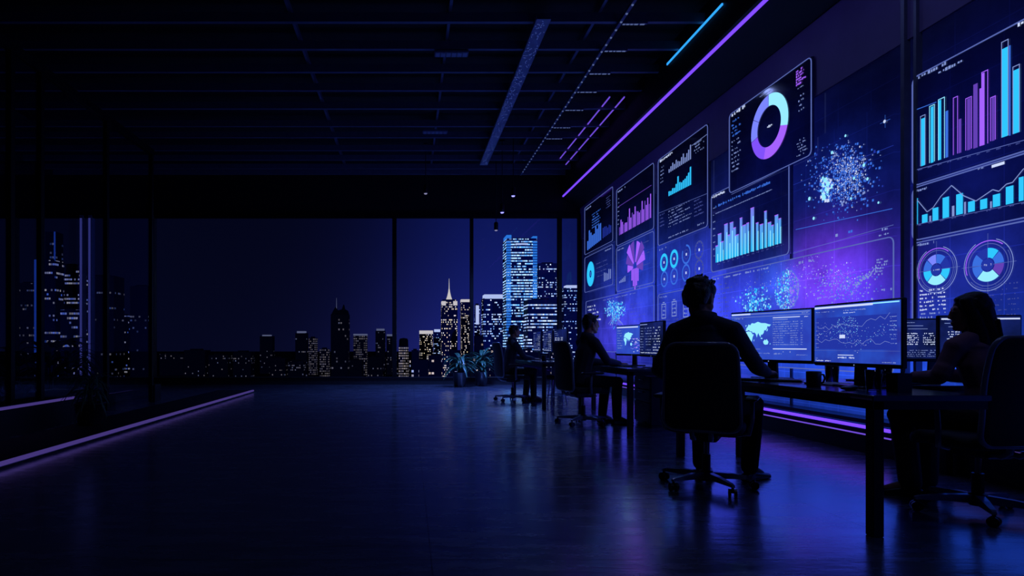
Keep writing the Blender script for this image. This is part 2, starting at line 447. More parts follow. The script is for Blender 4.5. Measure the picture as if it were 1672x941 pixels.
strip('long dim violet light strip along the low platform edge on the floor', 'led_strip', (-3.285, .5, .045), (-3.285, 12.9, .045), .035, .03, M['led_soft'], True, (-.02, 0, -.008))
strip('dim violet light strip along the top of the planter ledge', 'led_strip', (-4.325, .5, .325), (-4.325, 7.9, .325), .03, .03, M['led_soft'], True, (-.02, 0, 0))
for lab, x, z, y0, y1 in (('left one of two thin violet ceiling lines near the bulkhead', 3.52, 5.40, 10.75, 14.3),
                          ('right one of two thin violet ceiling lines near the bulkhead', 3.76, 5.38, 10.7, 14.7)):
    strip(lab, 'ceiling_light_line', (x, y0, z-.04), (x, y1, z-.04), .02, .02, M['led_ceiling'], True, (0, 0, .016))

# ------------------------------------------------------------------ ceiling services
t = thing('cable_tray', 'perforated metal cable tray running along the dark ceiling', 'cable tray', (1.76, 8.0, 5.26))
b = MB(); b.box(-.09, .09, 0, 6.5, 0, .008).box(-.095, -.087, 0, 6.5, 0, .05).box(.087, .095, 0, 6.5, 0, .05); b.build('tray', M['tray'], t)
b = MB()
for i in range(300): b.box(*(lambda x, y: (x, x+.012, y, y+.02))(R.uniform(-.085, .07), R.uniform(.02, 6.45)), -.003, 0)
o = b.build('painted_glint', M['spark'] if False else glow('tray_glint', '#5068c8', .35), t); o['kind'] = 'stuff'  # glowing specks painted on as glints of light along the tray
for y in (.5, 2.3, 4.1, 5.9):
    for x in (-.08, .08): MB().bar((x, y, .05), (x, y, .285), .005).build('hanger', M['beam'], t)
t = thing('lighting_rail', 'thin ceiling rail dotted with tiny lights right of the cable tray', 'lighting rail', (2.8, 6.5, 5.27))
MB().box(-.02, .02, -4.6, 8.9, 0, .04).build('rail', M['beam'], t)  # near end runs out of view, extended to carry the added fill lamps
for i in range(42):
    MB().lathe([(0, -.012), (.012, -.012), (.016, 0), (0, 0)], (0, .15+i*.205, 0), 8).build('dot_light', M['spark'], t)
for i, y in enumerate([7.4, 8.2, 8.95, 9.7, 10.4, 11.2, 12.1, 12.75]):
    nm = ['nearest', 'second', 'third', 'fourth', 'fifth', 'sixth', 'seventh', 'farthest'][i]
    t = thing('beam_light', f'{nm} small dashed light bar under a ceiling beam beside the dotted rail', 'light bar', (3.02, y, 5.30), 0, 'light bars under the ceiling beams')
    MB().cbox(-.17, .17, -.02, .02, 0, .02, .004).build('housing', M['beam'], t)
    x = -.16
    while x < .15: L = R.uniform(.025, .07); MB().box(x, min(.16, x+L), -.012, .012, -.006, 0).build('light_dash', M['spark'], t); x += L+R.uniform(.012, .03)
for i, (x, y, z0) in enumerate(((-2.3, 10.9, 5.32), (-.9, 12.4, 5.32))):
    t = thing('air_grille', ['slotted air grille on the dark ceiling left of the cable tray', 'smaller slotted air grille farther back on the ceiling'][i], 'air grille', (.62-i*.1, 9.0+i*3.3, 5.27))
    MB().cbox(-.25, .25, -.08, .08, 0, .04).build('frame', M['beam'], t)
    b = MB()
    for k in range(6): b.box(-.23+k*.08, -.17+k*.08, -.06, .06, -.006, 0)
    b.build('slat', M['tray'], t)
def spot(label, px, py, Y, m, r=.05):
    x = (px-VX)*Y/FPX; z = 1+(VY-py)*Y/FPX
    t = thing('pendant_spotlight', label, 'spotlight', (x, Y, z), 0, 'pendant spotlights by the far windows')
    MB().lathe([(0, .0), (r*.85, 0), (r, .01), (r, .16), (r*.7, .19), (0, .19)], n=16).build('lamp_head', M['plastic'], t, True)
    MB().lathe([(0, -.02), (r*.5, -.018), (r*.8, .0), (0, .002)], n=16).build('lens', m, t, True)
    MB().bar((0, 0, .18), (0, 0, CEIL-z-.03), .009).build('stem', M['black'], t)
    MB().lathe([(0, CEIL-z-.03), (.05, CEIL-z-.03), (.05, CEIL-z), (0, CEIL-z)], n=16).build('canopy', M['black'], t)
def lamp(name, kind, loc, energy, col, size=.05, **k):
    L = bpy.data.lights.new(name, kind); L.energy = energy; L.color = col; L.shadow_soft_size = size
    for a, b in k.items(): setattr(L, a, b)
    o = bpy.data.objects.new(name, L); COL.objects.link(o); o.location = loc; struct(o); return o
spot('pendant spotlight with bright violet lens, right one of the far cluster', 838, 320, 13.2, M['lens'])
spot('pendant spotlight with violet lens, middle one of the far cluster', 820, 347, 13.6, M['lens'])
spot('lowest pendant spotlight hanging before the glowing tower', 810, 376, 14.6, M['lens_w'])
spot('pendant spotlight hanging alone near the tall window post', 695, 316, 13.8, M['lens_w'])

for px, py, Y, e in ((838, 320, 13.2, 560), (820, 347, 13.6, 560), (810, 376, 14.6, 160), (695, 316, 13.8, 380)):    # light thrown by the four pendants
    lamp('spotlight_lamp', 'SPOT', ((px-VX)*Y/FPX, Y, 1+(VY-py)*Y/FPX-.03), e, (.12, .24, 1.0), .05, spot_size=math.radians(132), spot_blend=1.0)
for y, e in ((2.2, 22), (4.6, 20), (7.2, 15), (10.2, 12)):                                                   # fill lamps added along the rail to brighten the people
    lamp('rail_fill_lamp', 'SPOT', (2.8, y, 5.24), e, (.30, .40, 1.0), .06, spot_size=math.radians(160), spot_blend=.6)

# ------------------------------------------------------------------ display-wall panels
def wy(px): return WX*FPX/(px-VX)
PATTERN = {'lettering', 'point_cloud', 'bright_points', 'chart_line', 'grid_line', 'gauge_ring', 'marker', 'icon', 'tree_root', 'bar_caps', 'fine_bars',
           'title_bar', 'heading', 'plot_points', 'plot_line', 'plot_area'}
def pick(parts, name, mat):
    """the mesh that takes a piece of screen graphics: what is mere picture goes into the screen itself"""
    if name in PATTERN: name = 'screen'
    if name not in parts: parts[name] = MB(); parts[name].mats = []
    b = parts[name]
    if mat not in b.mats: b.mats.append(mat)
    return b.mat(b.mats.index(mat))
class Panel:
    """a dashboard window on the display wall; P(px, py) turns a photo pixel into its own x, z"""
    def __init__(s, label, tl, tr, bl, br, dim=True, border=True, cat='display panel', rad=.06, sub=0.0):
        s.tl, s.tr, s.bl, s.br = tl, tr, bl, br
        s.YL, s.YR = wy((tl[0]+bl[0])/2), wy((tr[0]+br[0])/2)
        zz = lambda p: 1+(VY-p[1])*wy(p[0])/FPX
        s.z1 = (zz(tl)+zz(tr))/2; s.z0 = (zz(bl)+zz(br))/2
        s.W = s.YL-s.YR; s.H = s.z1-s.z0
        s.o = thing('dashboard_panel', label, cat, (WX-sub, s.YL, s.z0), -PI/2, 'dashboard panels on the display wall')
        s.parts = {}
        s.part('screen', 'display_dim' if dim else 'display').box(0, s.W, 0, .028 if sub else .038, 0, s.H)
        if border:
            r = min(rad, s.W*.2, s.H*.2); pts = []
            for cx, cz, a in ((s.W-r, s.H-r, 0), (s.W-r, r, 90), (r, r, 180), (r, s.H-r, 270)):
                for i in range(5):
                    th = math.radians(a+90*i/4); pts.append((cx+r*math.sin(th), -.006, cz+r*math.cos(th)))
            MB().tube(pts, .0055, 6, True).build('border', M['edge'], s.o)
    def P(s, px, py):
        Y = wy(px)
        def on(a, b): 
            t = (px-a[0])/(b[0]-a[0]); return a[1]+(b[1]-a[1])*t
        tp, bt = on(s.tl, s.tr), on(s.bl, s.br)
        return (s.YL-Y, s.H*(1-(py-tp)/(bt-tp)))
    def part(s, name, mat):
        return pick(s.parts, name, mat)
    def bar(s, px, w, top, base, mat, name='chart_bars', d=.005, outline=False):
        x0, zb = s.P(px-w/2, base); x1, _ = s.P(px+w/2, base); _, zt = s.P(px, top)
        if name == 'chart_bars':
            if w < 2.2: name = 'fine_bars'
            else:
                s.nb = getattr(s, 'nb', 0)+(0 if outline and getattr(s, 'lastx', None) is not None and abs(s.lastx-px) < 1.2 else 1); s.lastx = px
                name = f'chart_bar#{s.nb}'
        b = s.part(name, mat)
        if outline:
            lw = .006
            b.rect(x0, zb, x0+lw, zt, d).rect(x1-lw, zb, x1, zt, d).rect(x0, zt-lw, x1, zt, d)
        else: b.rect(x0, zb, x1, zt, d)
    def text(s, px, py, wpx, hpx, mat='text', name='lettering', dens=.85):
        x, z = s.P(px, py); x1, _ = s.P(px+wpx, py); _, z2 = s.P(px, py-hpx)
        s.part(name, mat).greek(x, z, x1-x, z2-z, .006, dens)
    def rows(s, px, py, wpx, n, step, hpx, mat='text', dens=.8):
        for i in range(n): s.text(px, py+i*step, wpx*R.uniform(.55, 1), hpx, mat, dens=dens)
    def ln(s, a, b, w, mat, name='chart_line'):
        s.part(name, mat).line(s.P(*a), s.P(*b), w, .006)
    def done(s):
        for name, mb in s.parts.items():
            if mb.f: mb.build(name.split('#')[0], [M[k] for k in mb.mats], s.o)
        return s

# --- right section, beyond the double mullion
p = Panel('display panel with tall cyan and purple bar chart right of the double mullion', (1491, 126), (1700, 20), (1491, 300), (1700, 244))
Z = lambda zx, zy: (1430+zx*.499, zy*.4995)
for zx, zt, zb, w, mt, ol in ((131,283,545,10,'cyan_l',1),(131,360,545,5,'cyan',0),(156,382,537,12,'cyan',0),(156,372,537,17,'text',1),(186,345,528,9,'cyan',0),(186,340,528,18,'cyan_l',1),
        (211,325,520,9,'cyan',0),(217,318,520,22,'cyan_l',1),(234,360,513,9,'blue',0),(263,315,505,16,'purp',1),(277,388,500,9,'purp_d',0),(306,322,492,11,'purp_d',0),(306,318,492,21,'purp',1),
        (328,275,487,14,'purp_d',0),(345,290,480,8,'purp',0),(353,240,478,9,'purp',0),(359,233,478,22,'purp',1),(386,320,465,9,'purp_d',0),(386,318,465,18,'purp',1),
        (424,160,455,20,'cyan',0),(425,135,455,24,'text',1),(441,152,450,5,'blue',1),(462,232,445,22,'cyan',0),(462,218,445,24,'text',1)):
    x, yt = Z(zx, zt); _, yb = Z(zx, zb); p.bar(x, w*.499, yt, yb, mt, d=.006 if ol else .0045, outline=bool(ol))
p.text(1490+3, 131, 58, 5, 'text'); p.text(1530, 122, 42, 5, 'text'); p.text(1663, 46, 20, 6, 'white')
for i in range(14): p.text(1493, 150+i*9.2, 3, 2.5, 'text')
for px in range(1500, 1672, 16): p.text(px, 272-(px-1492)*.22+5, 7, 2.2, 'text_d')
p.ln((1493, 178), (1530, 165), .006, 'blue'); p.ln((1491, 275), (1700, 227), .005, 'edge'); p.done()
p = Panel('display panel with short cyan bars under a zigzag line, right of the double mullion', (1491, 305), (1700, 246), (1491, 392), (1700, 352))
for zx, zt, zb, w in ((133,645,733,13),(162,698,727,18),(180,703,724,6),(197,677,722,19),(231,643,713,21),(255,672,707,8),(276,633,703,22),(294,660,700,6),(315,658,695,22),(355,652,687,23),(379,660,683,6),(397,637,680,24),(440,612,672,25),(478,583,662,16)):
    x, yt = Z(zx, zt); _, yb = Z(zx, zb); p.bar(x, w*.499, yt, yb, 'cyan' if w > 9 else 'text')
pl = [Z(*q) for q in ((128,640),(142,655),(170,690),(190,676),(215,640),(250,605),(290,640),(330,658),(385,622),(405,628),(430,605),(450,600),(485,558),(520,540))]
for a, b_ in zip(pl, pl[1:]): p.ln(a, b_, .007, 'text')
x, z = p.P(1620, 275.5); x1, z1 = p.P(1641, 265); p.part('marker', 'white').rect(x, z, x1, z1)
p.text(1492, 313, 22, 4, 'text'); p.text(1598, 278, 9, 2.5, 'text')
for i in range(6): p.text(1492, 320+i*9, 3, 2, 'text')
for px in range(1498, 1672, 19): p.text(px, 369-(px-1492)*.19, 7, 2, 'text_d')
p.ln((1491, 366.5), (1700, 327), .004, 'edge'); p.done()
p = Panel('display panel with two round segmented gauges behind the woman', (1491, 397), (1700, 357), (1491, 578), (1700, 585), dim=False)
for cx, cy, rr in ((1530, 440, .20), (1614, 433, .205)):
    x, z = p.P(cx, cy)
    for k, (a0, a1, mt) in enumerate(((0, 42, 'blue'), (45, 88, 'blue_d'), (91, 134, 'cyan'), (137, 222, 'cyan_l'), (225, 268, 'cyan'), (271, 314, 'blue'), (317, 358, 'peri'))):
        if cx > 1600: mt = ('cyan', 'blue', 'purp_d', 'cyan_l', 'blue', 'blue', 'blue_d')[k]
        p.part(f'gauge#{cx}', mt).ring(x, z, .055, .128, a0, a1)
    p.part(f'gauge#{cx}', 'blue_d').ring(x, z, 0, .045)
    p.part('gauge_ring', 'edge').ring(x, z, .158, .163); p.part('gauge_ring', 'purp').ring(x, z, rr-.025, rr-.018, 250, 400); p.part('gauge_ring', 'text').ring(x, z, rr-.01, rr-.004, 20, 330)
    p.part('gauge_ring', 'edge').ring(x, z, rr-.025, rr-.021, 60, 230)
    p.part('lettering', 'white').greek(x-.03, z-.008, .06, .016)
    p.part('chart_line', 'edge').line((x, z-.22), (x, z+.24), .003).line((x-.22, z), (x+.22, z), .003)
p.text(1492, 403, 34, 4, 'text')
for i in range(9): p.text(1503, 476+i*6.2, 42, 3, 'white' if i < 6 else 'text', dens=.7)  # dash rows painted in as the reflection of a tower's lit windows
for i in range(7): p.text(1590, 470+i*8, 75, 2, 'text_d', dens=.4)
p.done()

# --- donut panel
p = Panel('display panel with big cyan and purple donut chart', (1195, 184), (1330, 97), (1195, 306), (1330, 265), sub=.03)
x, z = p.P(1260, 207); r1, r0 = .385, .245
for a0, a1, mt in ((0, 107, 'cyan_l'), (107, 150, 'purp'), (150, 196, 'purp'), (196, 258, 'viol'), (259, 300, 'peri'), (301, 359, 'peri')): p.part('donut_chart', mt).ring(x, z, r0, r1, a0, a1, .006)
p.part('lettering', 'white').greek(x-.055, z-.015, .12, .03)
p.text(1199, 187, 24, 5, 'white'); p.rows(1199, 197, 15, 5, 5.5, 3, 'blue'); p.rows(1199, 228, 16, 8, 6.5, 2.6, 'text', .6)
p.rows(1305, 123, 18, 6, 4.6, 3.4, 'purp'); p.rows(1306, 152, 17, 1, 5, 2, 'text'); p.rows(1307, 166, 14, 4, 8, 3, 'text', .5); p.rows(1306, 240, 18, 6, 5, 2.6, 'text', .6)
p.ln((1245, 158), (1262, 148), .005, 'text'); p.done()
# --- tall bar panel
p = Panel('display panel with tall blue to purple bars above the seated man', (1162, 316), (1289, 262), (1162, 440), (1289, 421))
for i, (px, top) in enumerate(((1171, 397), (1175.5, 378), (1180, 391), (1186, 363), (1191, 381), (1195, 361), (1200, 370), (1204, 382), (1210.5, 355), (1216, 367), (1221.5, 364), (1229, 340), (1237, 365), (1244, 368), (1250.5, 347), (1257, 366), (1262, 371), (1268.5, 355), (1274, 361))):
    base = 425-(px-1170)*.213; p.bar(px, 5.6 if i % 2 else 4, top, base, 'bars'); p.bar(px+1.6, 1.2, top+14, base, 'cyan_l', d=.0065)
    p.bar(px, 5.6 if i % 2 else 4, top, top+2.2, 'purp', 'bar_caps', d=.007)
p.text(1163, 321, 22, 4, 'white'); p.text(1169, 336, 90, 4, 'blue'); p.text(1169, 346, 92, 1.4, 'text', dens=1); p.text(1271, 276, 13, 6, 'white')
p.ln((1195, 316), (1289, 276), .006, 'edge')
for i in range(8): p.text(1165, 338+i*11, 3, 2.2, 'text')
for px in range(1172, 1280, 8): p.text(px, 429-(px-1170)*.213, 4, 1.8, 'text_d')
p.done()
# --- particle cloud panel
p = Panel('display panel filled by a scattered cloud of glowing blue points', (1296, 243), (1460, 162), (1296, 418), (1460, 390), dim=False, border=False)
def cloud(P_, name, cx, cy, sx, sy, n, mats, smin=.004, smax=.012, lim=2.6, shape=None):
    for i in range(n):
        while True:
            u, v = R.gauss(0, 1), R.gauss(0, 1)
            if u*u+v*v < lim*lim and (shape is None or shape(u, v)): break
        px, py = cx+u*sx, cy+v*sy
        a, b2 = P_.P(px, py); h = R.uniform(smin, smax)
        if not (.01 < a < P_.W-.01 and .01 < b2 < P_.H-.01): continue
        P_.part(name, R.choice(mats)).rect(a-h, b2-h, a+h, b2+h, R.uniform(.004, .009))
cloud(p, 'point_cloud', 1376, 290, 27, 30, 620, ('blue', 'text', 'blue', 'blue', 'blue_d'))
cloud(p, 'point_cloud', 1385, 285, 14, 22, 330, ('blue', 'white', 'text', 'blue'), .003, .008)
cloud(p, 'point_cloud', 1350, 308, 6, 12, 90, ('cyan_l', 'white', 'blue'), .008, .02, 1.8)
for gx in range(16):
    for gy in range(18):
        px, py = 1362+gx*3.3, 266+gy*3.6-gx*.7
        if R.random() < .55:
            a, b2 = p.P(px, py); h = .005; p.part('point_cloud', R.choice(('text', 'white', 'blue'))).rect(a-h, b2-h, a+h, b2+h, .008)
for px, py, h in ((1353, 300, .028), (1350, 309, .022), (1347, 322, .03), (1360, 249, .018), (1323, 323, .022), (1345, 290, .018), (1396, 292, .016), (1412, 271, .018), (1418, 294, .016), (1391, 325, .014), (1330, 355, .018), (1436, 334, .012), (1382, 222, .014)):
    a, b2 = p.P(px, py); p.part('bright_points', 'cyan_l').ring(a, b2, 0, h, n=8, d=.010)
a, b2 = p.P(1446, 200); p.part('bright_points', 'white').ring(a, b2, 0, .016, n=8, d=.01); p.part('bright_points', 'blue').line((a-.06, b2), (a+.06, b2), .003).line((a, b2-.06), (a, b2+.06), .003)
p.ln((1300, 372), (1458, 345), .006, 'blue', 'grid_line'); p.ln((1296, 410), (1460, 372), .005, 'edge', 'grid_line'); p.ln((1296, 300), (1460, 240), .004, 'blue_d', 'grid_line')
p.text(1436, 390, 16, 3, 'text'); p.text(1441, 381, 9, 4, 'text'); p.text(1386, 382, 10, 5, 'blue'); p.text(1365, 387, 5, 6, 'text')
p.done()
# --- globe panel
p = Panel('wide display panel with glowing globe and purple nebula behind the monitors', (1162, 446), (1460, 397), (1162, 600), (1460, 600), dim=False)
x, z = p.P(1285, 474); r = .235
p.part('globe', 'blue').ring(x, z, r-.006, r, 0, 360, .008); p.part('globe', 'text').ring(x, z, r-.016, r-.011, 30, 200, .008)
for i in range(800):
    a = R.uniform(0, 2*PI); q = r*math.sqrt(R.random()); n1 = noise.noise(Vector((math.cos(a)*q*9, math.sin(a)*q*9, 3)))
    if n1 < -.05 and R.random() < .75: continue
    h = R.uniform(.004, .011); cx, cz = x+q*math.cos(a), z+q*math.sin(a)
    p.part('globe', R.choice(('cyan', 'blue', 'text', 'cyan_l') if cx < x+.05 else ('purp', 'peri', 'text', 'blue'))).rect(cx-h, cz-h, cx+h, cz+h, .007)
for k in range(-2, 3): p.part('globe', 'blue').ring(x, z, abs(k)*.105+.002, abs(k)*.105+.005, 0, 360, .007, sx=.5)
for k in (-.5, 0, .5): p.part('globe', 'blue').line((x-r*math.sqrt(1-k*k), z+k*r), (x+r*math.sqrt(1-k*k), z+k*r), .004, .007)
cloud(p, 'point_cloud', 1232, 494, 13, 12, 340, ('cyan', 'cyan_l', 'blue', 'blue'), .004, .014, 2.4)
cloud(p, 'point_cloud', 1240, 470, 22, 12, 130, ('blue', 'text', 'text_d'), .003, .007, 2.4)
cloud(p, 'point_cloud', 1380, 468, 26, 13, 330, ('blue', 'text', 'text', 'blue', 'peri'), .003, .008, 2.5)
cloud(p, 'point_cloud', 1330, 450, 36, 18, 220, ('purp', 'text', 'peri', 'white'), .002, .006, 2.4)
for i in range(50):
    tt = i/50; px = 1395+tt*40; py = 470-tt*28+R.gauss(0, 3); a, b2 = p.P(px, py); h = R.uniform(.004, .008); p.part('point_cloud', 'text').rect(a-h, b2-h, a+h, b2+h)
p.text(1165, 452, 90, 3, 'text', dens=.6); p.text(1305, 433, 24, 4, 'text'); p.rows(1430, 433, 21, 6, 4.4, 3, 'text'); p.text(1440, 478, 18, 4, 'text'); p.text(1335, 489, 28, 2.4, 'text')
p.rows(1172, 462, 26, 9, 8, 2.6, 'text_d', .6)
p.done()
# --- two-chart panel
p = Panel('tall display panel with small white and cyan bar charts stacked', (1075, 258), (1156, 207), (1075, 399), (1156, 373))
for i in range(13):
    px = 1093+i*2.9; base = 281-(px-1092)*.52; hgt = (6, 9, 13, 9, 14, 10, 8, 13, 17, 9, 14, 18, 24)[i]; p.bar(px, 1.5, base-hgt, base, 'text')
    base = 320-(px-1090)*.42; hgt = (8, 7, 10, 9, 14, 25, 14, 12, 14, 15, 18, 22, 30)[i]; p.bar(px, 2.0, base-hgt, base, 'cyan')
p.text(1078, 262, 20, 4, 'white'); p.rows(1079, 272, 6, 5, 6, 2, 'text'); p.rows(1134, 240, 16, 4, 5, 2.5, 'text', .6); p.ln((1130, 240), (1155, 224), .006, 'text', 'grid_line')
p.ln((1076, 345), (1155, 320), .005, 'edge', 'grid_line'); p.rows(1092, 345, 38, 6, 5, 1.8, 'text', .6); p.rows(1078, 350, 8, 4, 6, 2, 'text_d'); p.rows(1134, 332, 16, 5, 6, 2, 'text_d')
p.text(1092, 388, 32, 2.4, 'text'); p.text(1138, 372, 12, 3, 'text'); p.done()
# --- eight gauges panel
p = Panel('display panel with eight small ring gauges in two rows', (1075, 402), (1158, 377), (1075, 478), (1158, 462), dim=False, border=False)
for k, (px, py) in enumerate(((1084.5, 427), (1101, 422), (1121, 416), (1142, 410), (1085, 455), (1101, 451), (1120.5, 446), (1142, 440))):
    x, z = p.P(px, py); r = .155 if k < 3 else .14
    if k in (3, 7): 
        p.part(f'gauge#{k}', 'text_d').ring(x, z, r*.9, r)
        for a in range(0, 360, 30): p.part(f'gauge#{k}', 'text_d').ring(x, z, r*.78, r*.93, a, a+16)
    else:
        p.part(f'gauge#{k}', 'cyan' if k < 2 else 'blue').ring(x, z, r*(.66 if k < 2 else .82), r, 0, 300 if k == 2 else 360)
        p.part(f'gauge#{k}', 'text_d').ring(x, z, r*.45, r*.5)
    p.part('lettering', 'white').rect(x-.02, z-.02, x+.02, z+.02)
p.text(1077, 407, 11, 3, 'text'); p.done()
# --- icons panel
p = Panel('display panel with icons and small tables left of the seated man', (1075, 481), (1158, 466), (1075, 575), (1158, 575), dim=False)
for px, py in ((1084, 506), (1101, 502), (1120, 503)):
    x, z = p.P(px, py); b = p.part('icon', 'text')
    b.rect(x-.09, z-.14, x-.075, z+.10).rect(x+.075, z-.14, x+.09, z+.10).rect(x-.09, z+.09, x+.09, z+.105).rect(x-.09, z-.15, x+.09, z-.135).rect(x-.04, z+.12, x+.04, z+.135)
    for i in range(3): b.greek(x-.06, z-.1+i*.07, .12, .03)
p.text(1077, 487, 12, 2.6, 'text'); p.rows(1077, 525, 70, 8, 6, 2, 'text_d', .5); p.done()
# --- far panels
p = Panel('far display panel with magenta spike bars beside the first joint', (1007, 306), (1068, 271), (1007, 399), (1068, 377))
for i in range(23):
    px = 1012+i*2.3; base = 382-(px-1011)*.43; hgt = R.uniform(10, 24)+i*.6+(14 if i in (7, 11, 16, 22) else 0); p.bar(px, 1.3, base-hgt, base, 'purp' if i % 3 else 'purp_d')
p.text(1009, 311, 13, 3, 'text'); p.rows(1009, 322, 3, 7, 7, 1.6, 'text'); p.ln((1010, 334), (1064, 307), .008, 'purp_d', 'grid_line'); p.done()
p = Panel('far display panel with dotted blue columns, nearest the far window', (955, 336), (1001, 309), (955, 409), (1001, 402))
for i in range(9):
    px = 960+i*2.6; base = 403-i*1.1; hgt = R.uniform(12, 30)+i*1.4; p.bar(px, 1.7, base-hgt, base, 'blue')
for i in range(6): p.bar(985+i*2.5, 1.2, 390-R.uniform(4, 16)-i, 392-i, 'blue_d')
p.rows(967, 350, 14, 6, 4.2, 2, 'blue', .8); p.rows(990, 328, 8, 5, 4, 1.6, 'text_d'); p.text(957, 340, 8, 2, 'text'); p.done()
p = Panel('far display panel with solid cyan donut', (955, 418), (1001, 403), (955, 476), (1001, 467), dim=False)
x, z = p.P(964.5, 446); p.part('donut_chart', 'cyan').ring(x, z, .09, .30, 0, 360); p.part('lettering', 'blue').rect(x-.03, z-.05, x+.03, z+.05)
for i in range(5): p.bar(987+i*2.5, 1, 452-i*1.6-R.uniform(0, 6), 461-i*.8, 'text')
p.rows(974, 432, 22, 4, 7, 1.6, 'text_d', .6); p.text(988, 413, 10, 2, 'text'); p.done()
p = Panel('far display panel with purple fan-shaped chart', (1007, 403), (1068, 380), (1007, 475), (1068, 463), dim=False)
x, z = p.P(1037, 432)
for i, (a, L) in enumerate(((-100, .40), (-76, .50), (-52, .56), (-28, .52), (12, .50), (36, .56), (60, .52), (84, .42))):
    p.part('fan_chart', 'purp_d' if i % 2 else 'purp').ring(x, z-.05, .10, L, a, a+22, .006)
for i, (q, L) in enumerate(((-.16, .22), (-.08, .34), (0, .42), (.08, .34), (.16, .26))): p.part('fan_chart', 'purp').rect(x+q-.028, z-.08-L, x+q+.028, z-.08)
for i in range(5): p.bar(1012+i*2.2, 1, 458-i*2, 461-i*.5, 'text')
p.rows(1048, 400, 16, 3, 18, 1.6, 'text_d'); p.text(1009, 408, 10, 2, 'text'); p.done()
p = Panel('far display panel with glowing blue tree of points behind the second seated man', (957, 489), (1068, 471), (957, 575), (1068, 575), dim=False)
cloud(p, 'point_cloud', 1005, 505, 9, 8, 330, ('cyan', 'blue', 'cyan_l', 'blue'), .007, .02, 2.1)
cloud(p, 'point_cloud', 1003, 522, 4, 8, 60, ('cyan', 'text'), .006, .016, 2)
for i in range(12): p.part('tree_root', 'text').line(p.P(1004, 515), p.P(1004+R.uniform(-14, 14), 530+R.uniform(-4, 6)), .008)
p.rows(985, 490, 60, 1, 5, 1.6, 'text', .5); p.rows(960, 500, 22, 6, 6, 3, 'white', .5); p.rows(1030, 500, 34, 8, 6, 1.6, 'text_d', .4); p.done()

# ------------------------------------------------------------------ desks
def desk(name, label, x0, x1, y0, y1, legs, zt=.74):
    cx, cy = (x0+x1)/2, (y0+y1)/2
    t = thing(name, label, 'desk', (cx, cy, 0), 0, 'desks along the display wall')
    a, b_ = (x1-x0)/2, (y1-y0)/2
    MB().cbox(-a, a, -b_, b_, zt-.03, zt, .004).build('desk_top', M['desk'], t)
    m = MB(); i = .012
    m.box(-a+i, a-i, -b_+i, -b_+i+.02, zt-.075, zt-.03).box(-a+i, a-i, b_-i-.02, b_-i, zt-.075, zt-.03).box(-a+i, -a+i+.02, -b_+.03, b_-.03, zt-.075, zt-.03).box(a-i-.02, a-i, -b_+.03, b_-.03, zt-.075, zt-.03)
    m.build('apron', M['black'], t)
    for sx, sy in legs:
        w = .058; x = sx*(a-.012-w/2); y = sy*(b_-.012-w/2)
        MB().cbox(x-w/2, x+w/2, y-w/2, y+w/2, 0, zt-.03, .004).build('leg', M['black'], t)
    return t
four = ((-1, -1), (1, -1), (-1, 1), (1, 1))
desk('desk', 'long black desk in front holding two big monitors and a mug', 2.40, 3.02, 3.17, 5.55, ((-1, -1), (-1, 1), (1, 1)))
desk('desk', 'black return desk by the wall where the woman types', 3.03, 4.20, 3.93, 4.78, ((1, -1), (1, 1)))
desk('desk', 'middle black desk with drawer pedestal beneath it', 2.40, 3.30, 6.72, 8.75, four)
desk('desk', 'farthest black desk near the window with three dark monitors', 2.05, 2.90, 9.45, 12.2, four)
# pedestal under the middle desk
t = thing('drawer_pedestal', 'dark drawer pedestal standing beside the middle desk', 'drawer unit', (3.12, 7.62, 0))
MB().cbox(-.21, .21, -.25, .25, .03, .62, .006).build('body', M['ped'], t)
MB().box(-.19, .19, -.23, .23, 0, .03).build('plinth', M['black'], t)
for z0, z1 in ((.05, .30), (.315, .455), (.47, .605)):
    d = MB().cbox(-.228, -.21, -.24, .24, z0, z1, .004).build('drawer', M['ped'], t)
    MB().beam((-.238, -.07, z1-.035), (-.238, .07, z1-.035), .012, .012).build('handle', M['chrome'], d)

# ------------------------------------------------------------------ monitors
def text_rows(b, x0, z1, w, n, step, h, dens=.8):
    for i in range(n): b.greek(x0, z1-i*step, w*R.uniform(.6, 1), h, .002, dens)
EURASIA = [(.02,.62),(.05,.74),(.10,.80),(.13,.90),(.20,.86),(.26,.95),(.36,.93),(.50,1.0),(.62,.94),(.78,.93),(.90,.88),(.99,.86),(.93,.78),(.86,.80),(.84,.70),(.79,.62),(.74,.64),(.72,.52),(.66,.44),(.62,.46),(.60,.34),(.555,.42),(.52,.52),(.48,.44),(.46,.33),(.42,.48),(.36,.55),(.30,.53),(.26,.60),(.20,.60),(.14,.66),(.08,.62)]
AFRICA = [(.00,.50),(.05,.58),(.13,.60),(.24,.57),(.28,.48),(.34,.46),(.29,.34),(.27,.20),(.20,.04),(.15,.05),(.14,.20),(.11,.32),(.04,.36)]
AUSTR = [(.70,.16),(.76,.24),(.80,.20),(.83,.26),(.90,.14),(.87,.04),(.78,.02),(.72,.06)]
ISLES = [[(.60,.28),(.66,.26),(.68,.30),(.62,.32)], [(.82,.58),(.86,.60),(.88,.70),(.85,.68)], [(.33,.20),(.36,.26),(.35,.16)], [(.02,.80),(.05,.84),(.04,.88),(.01,.85)], [(.94,.02),(.98,.06),(.96,.09)]]
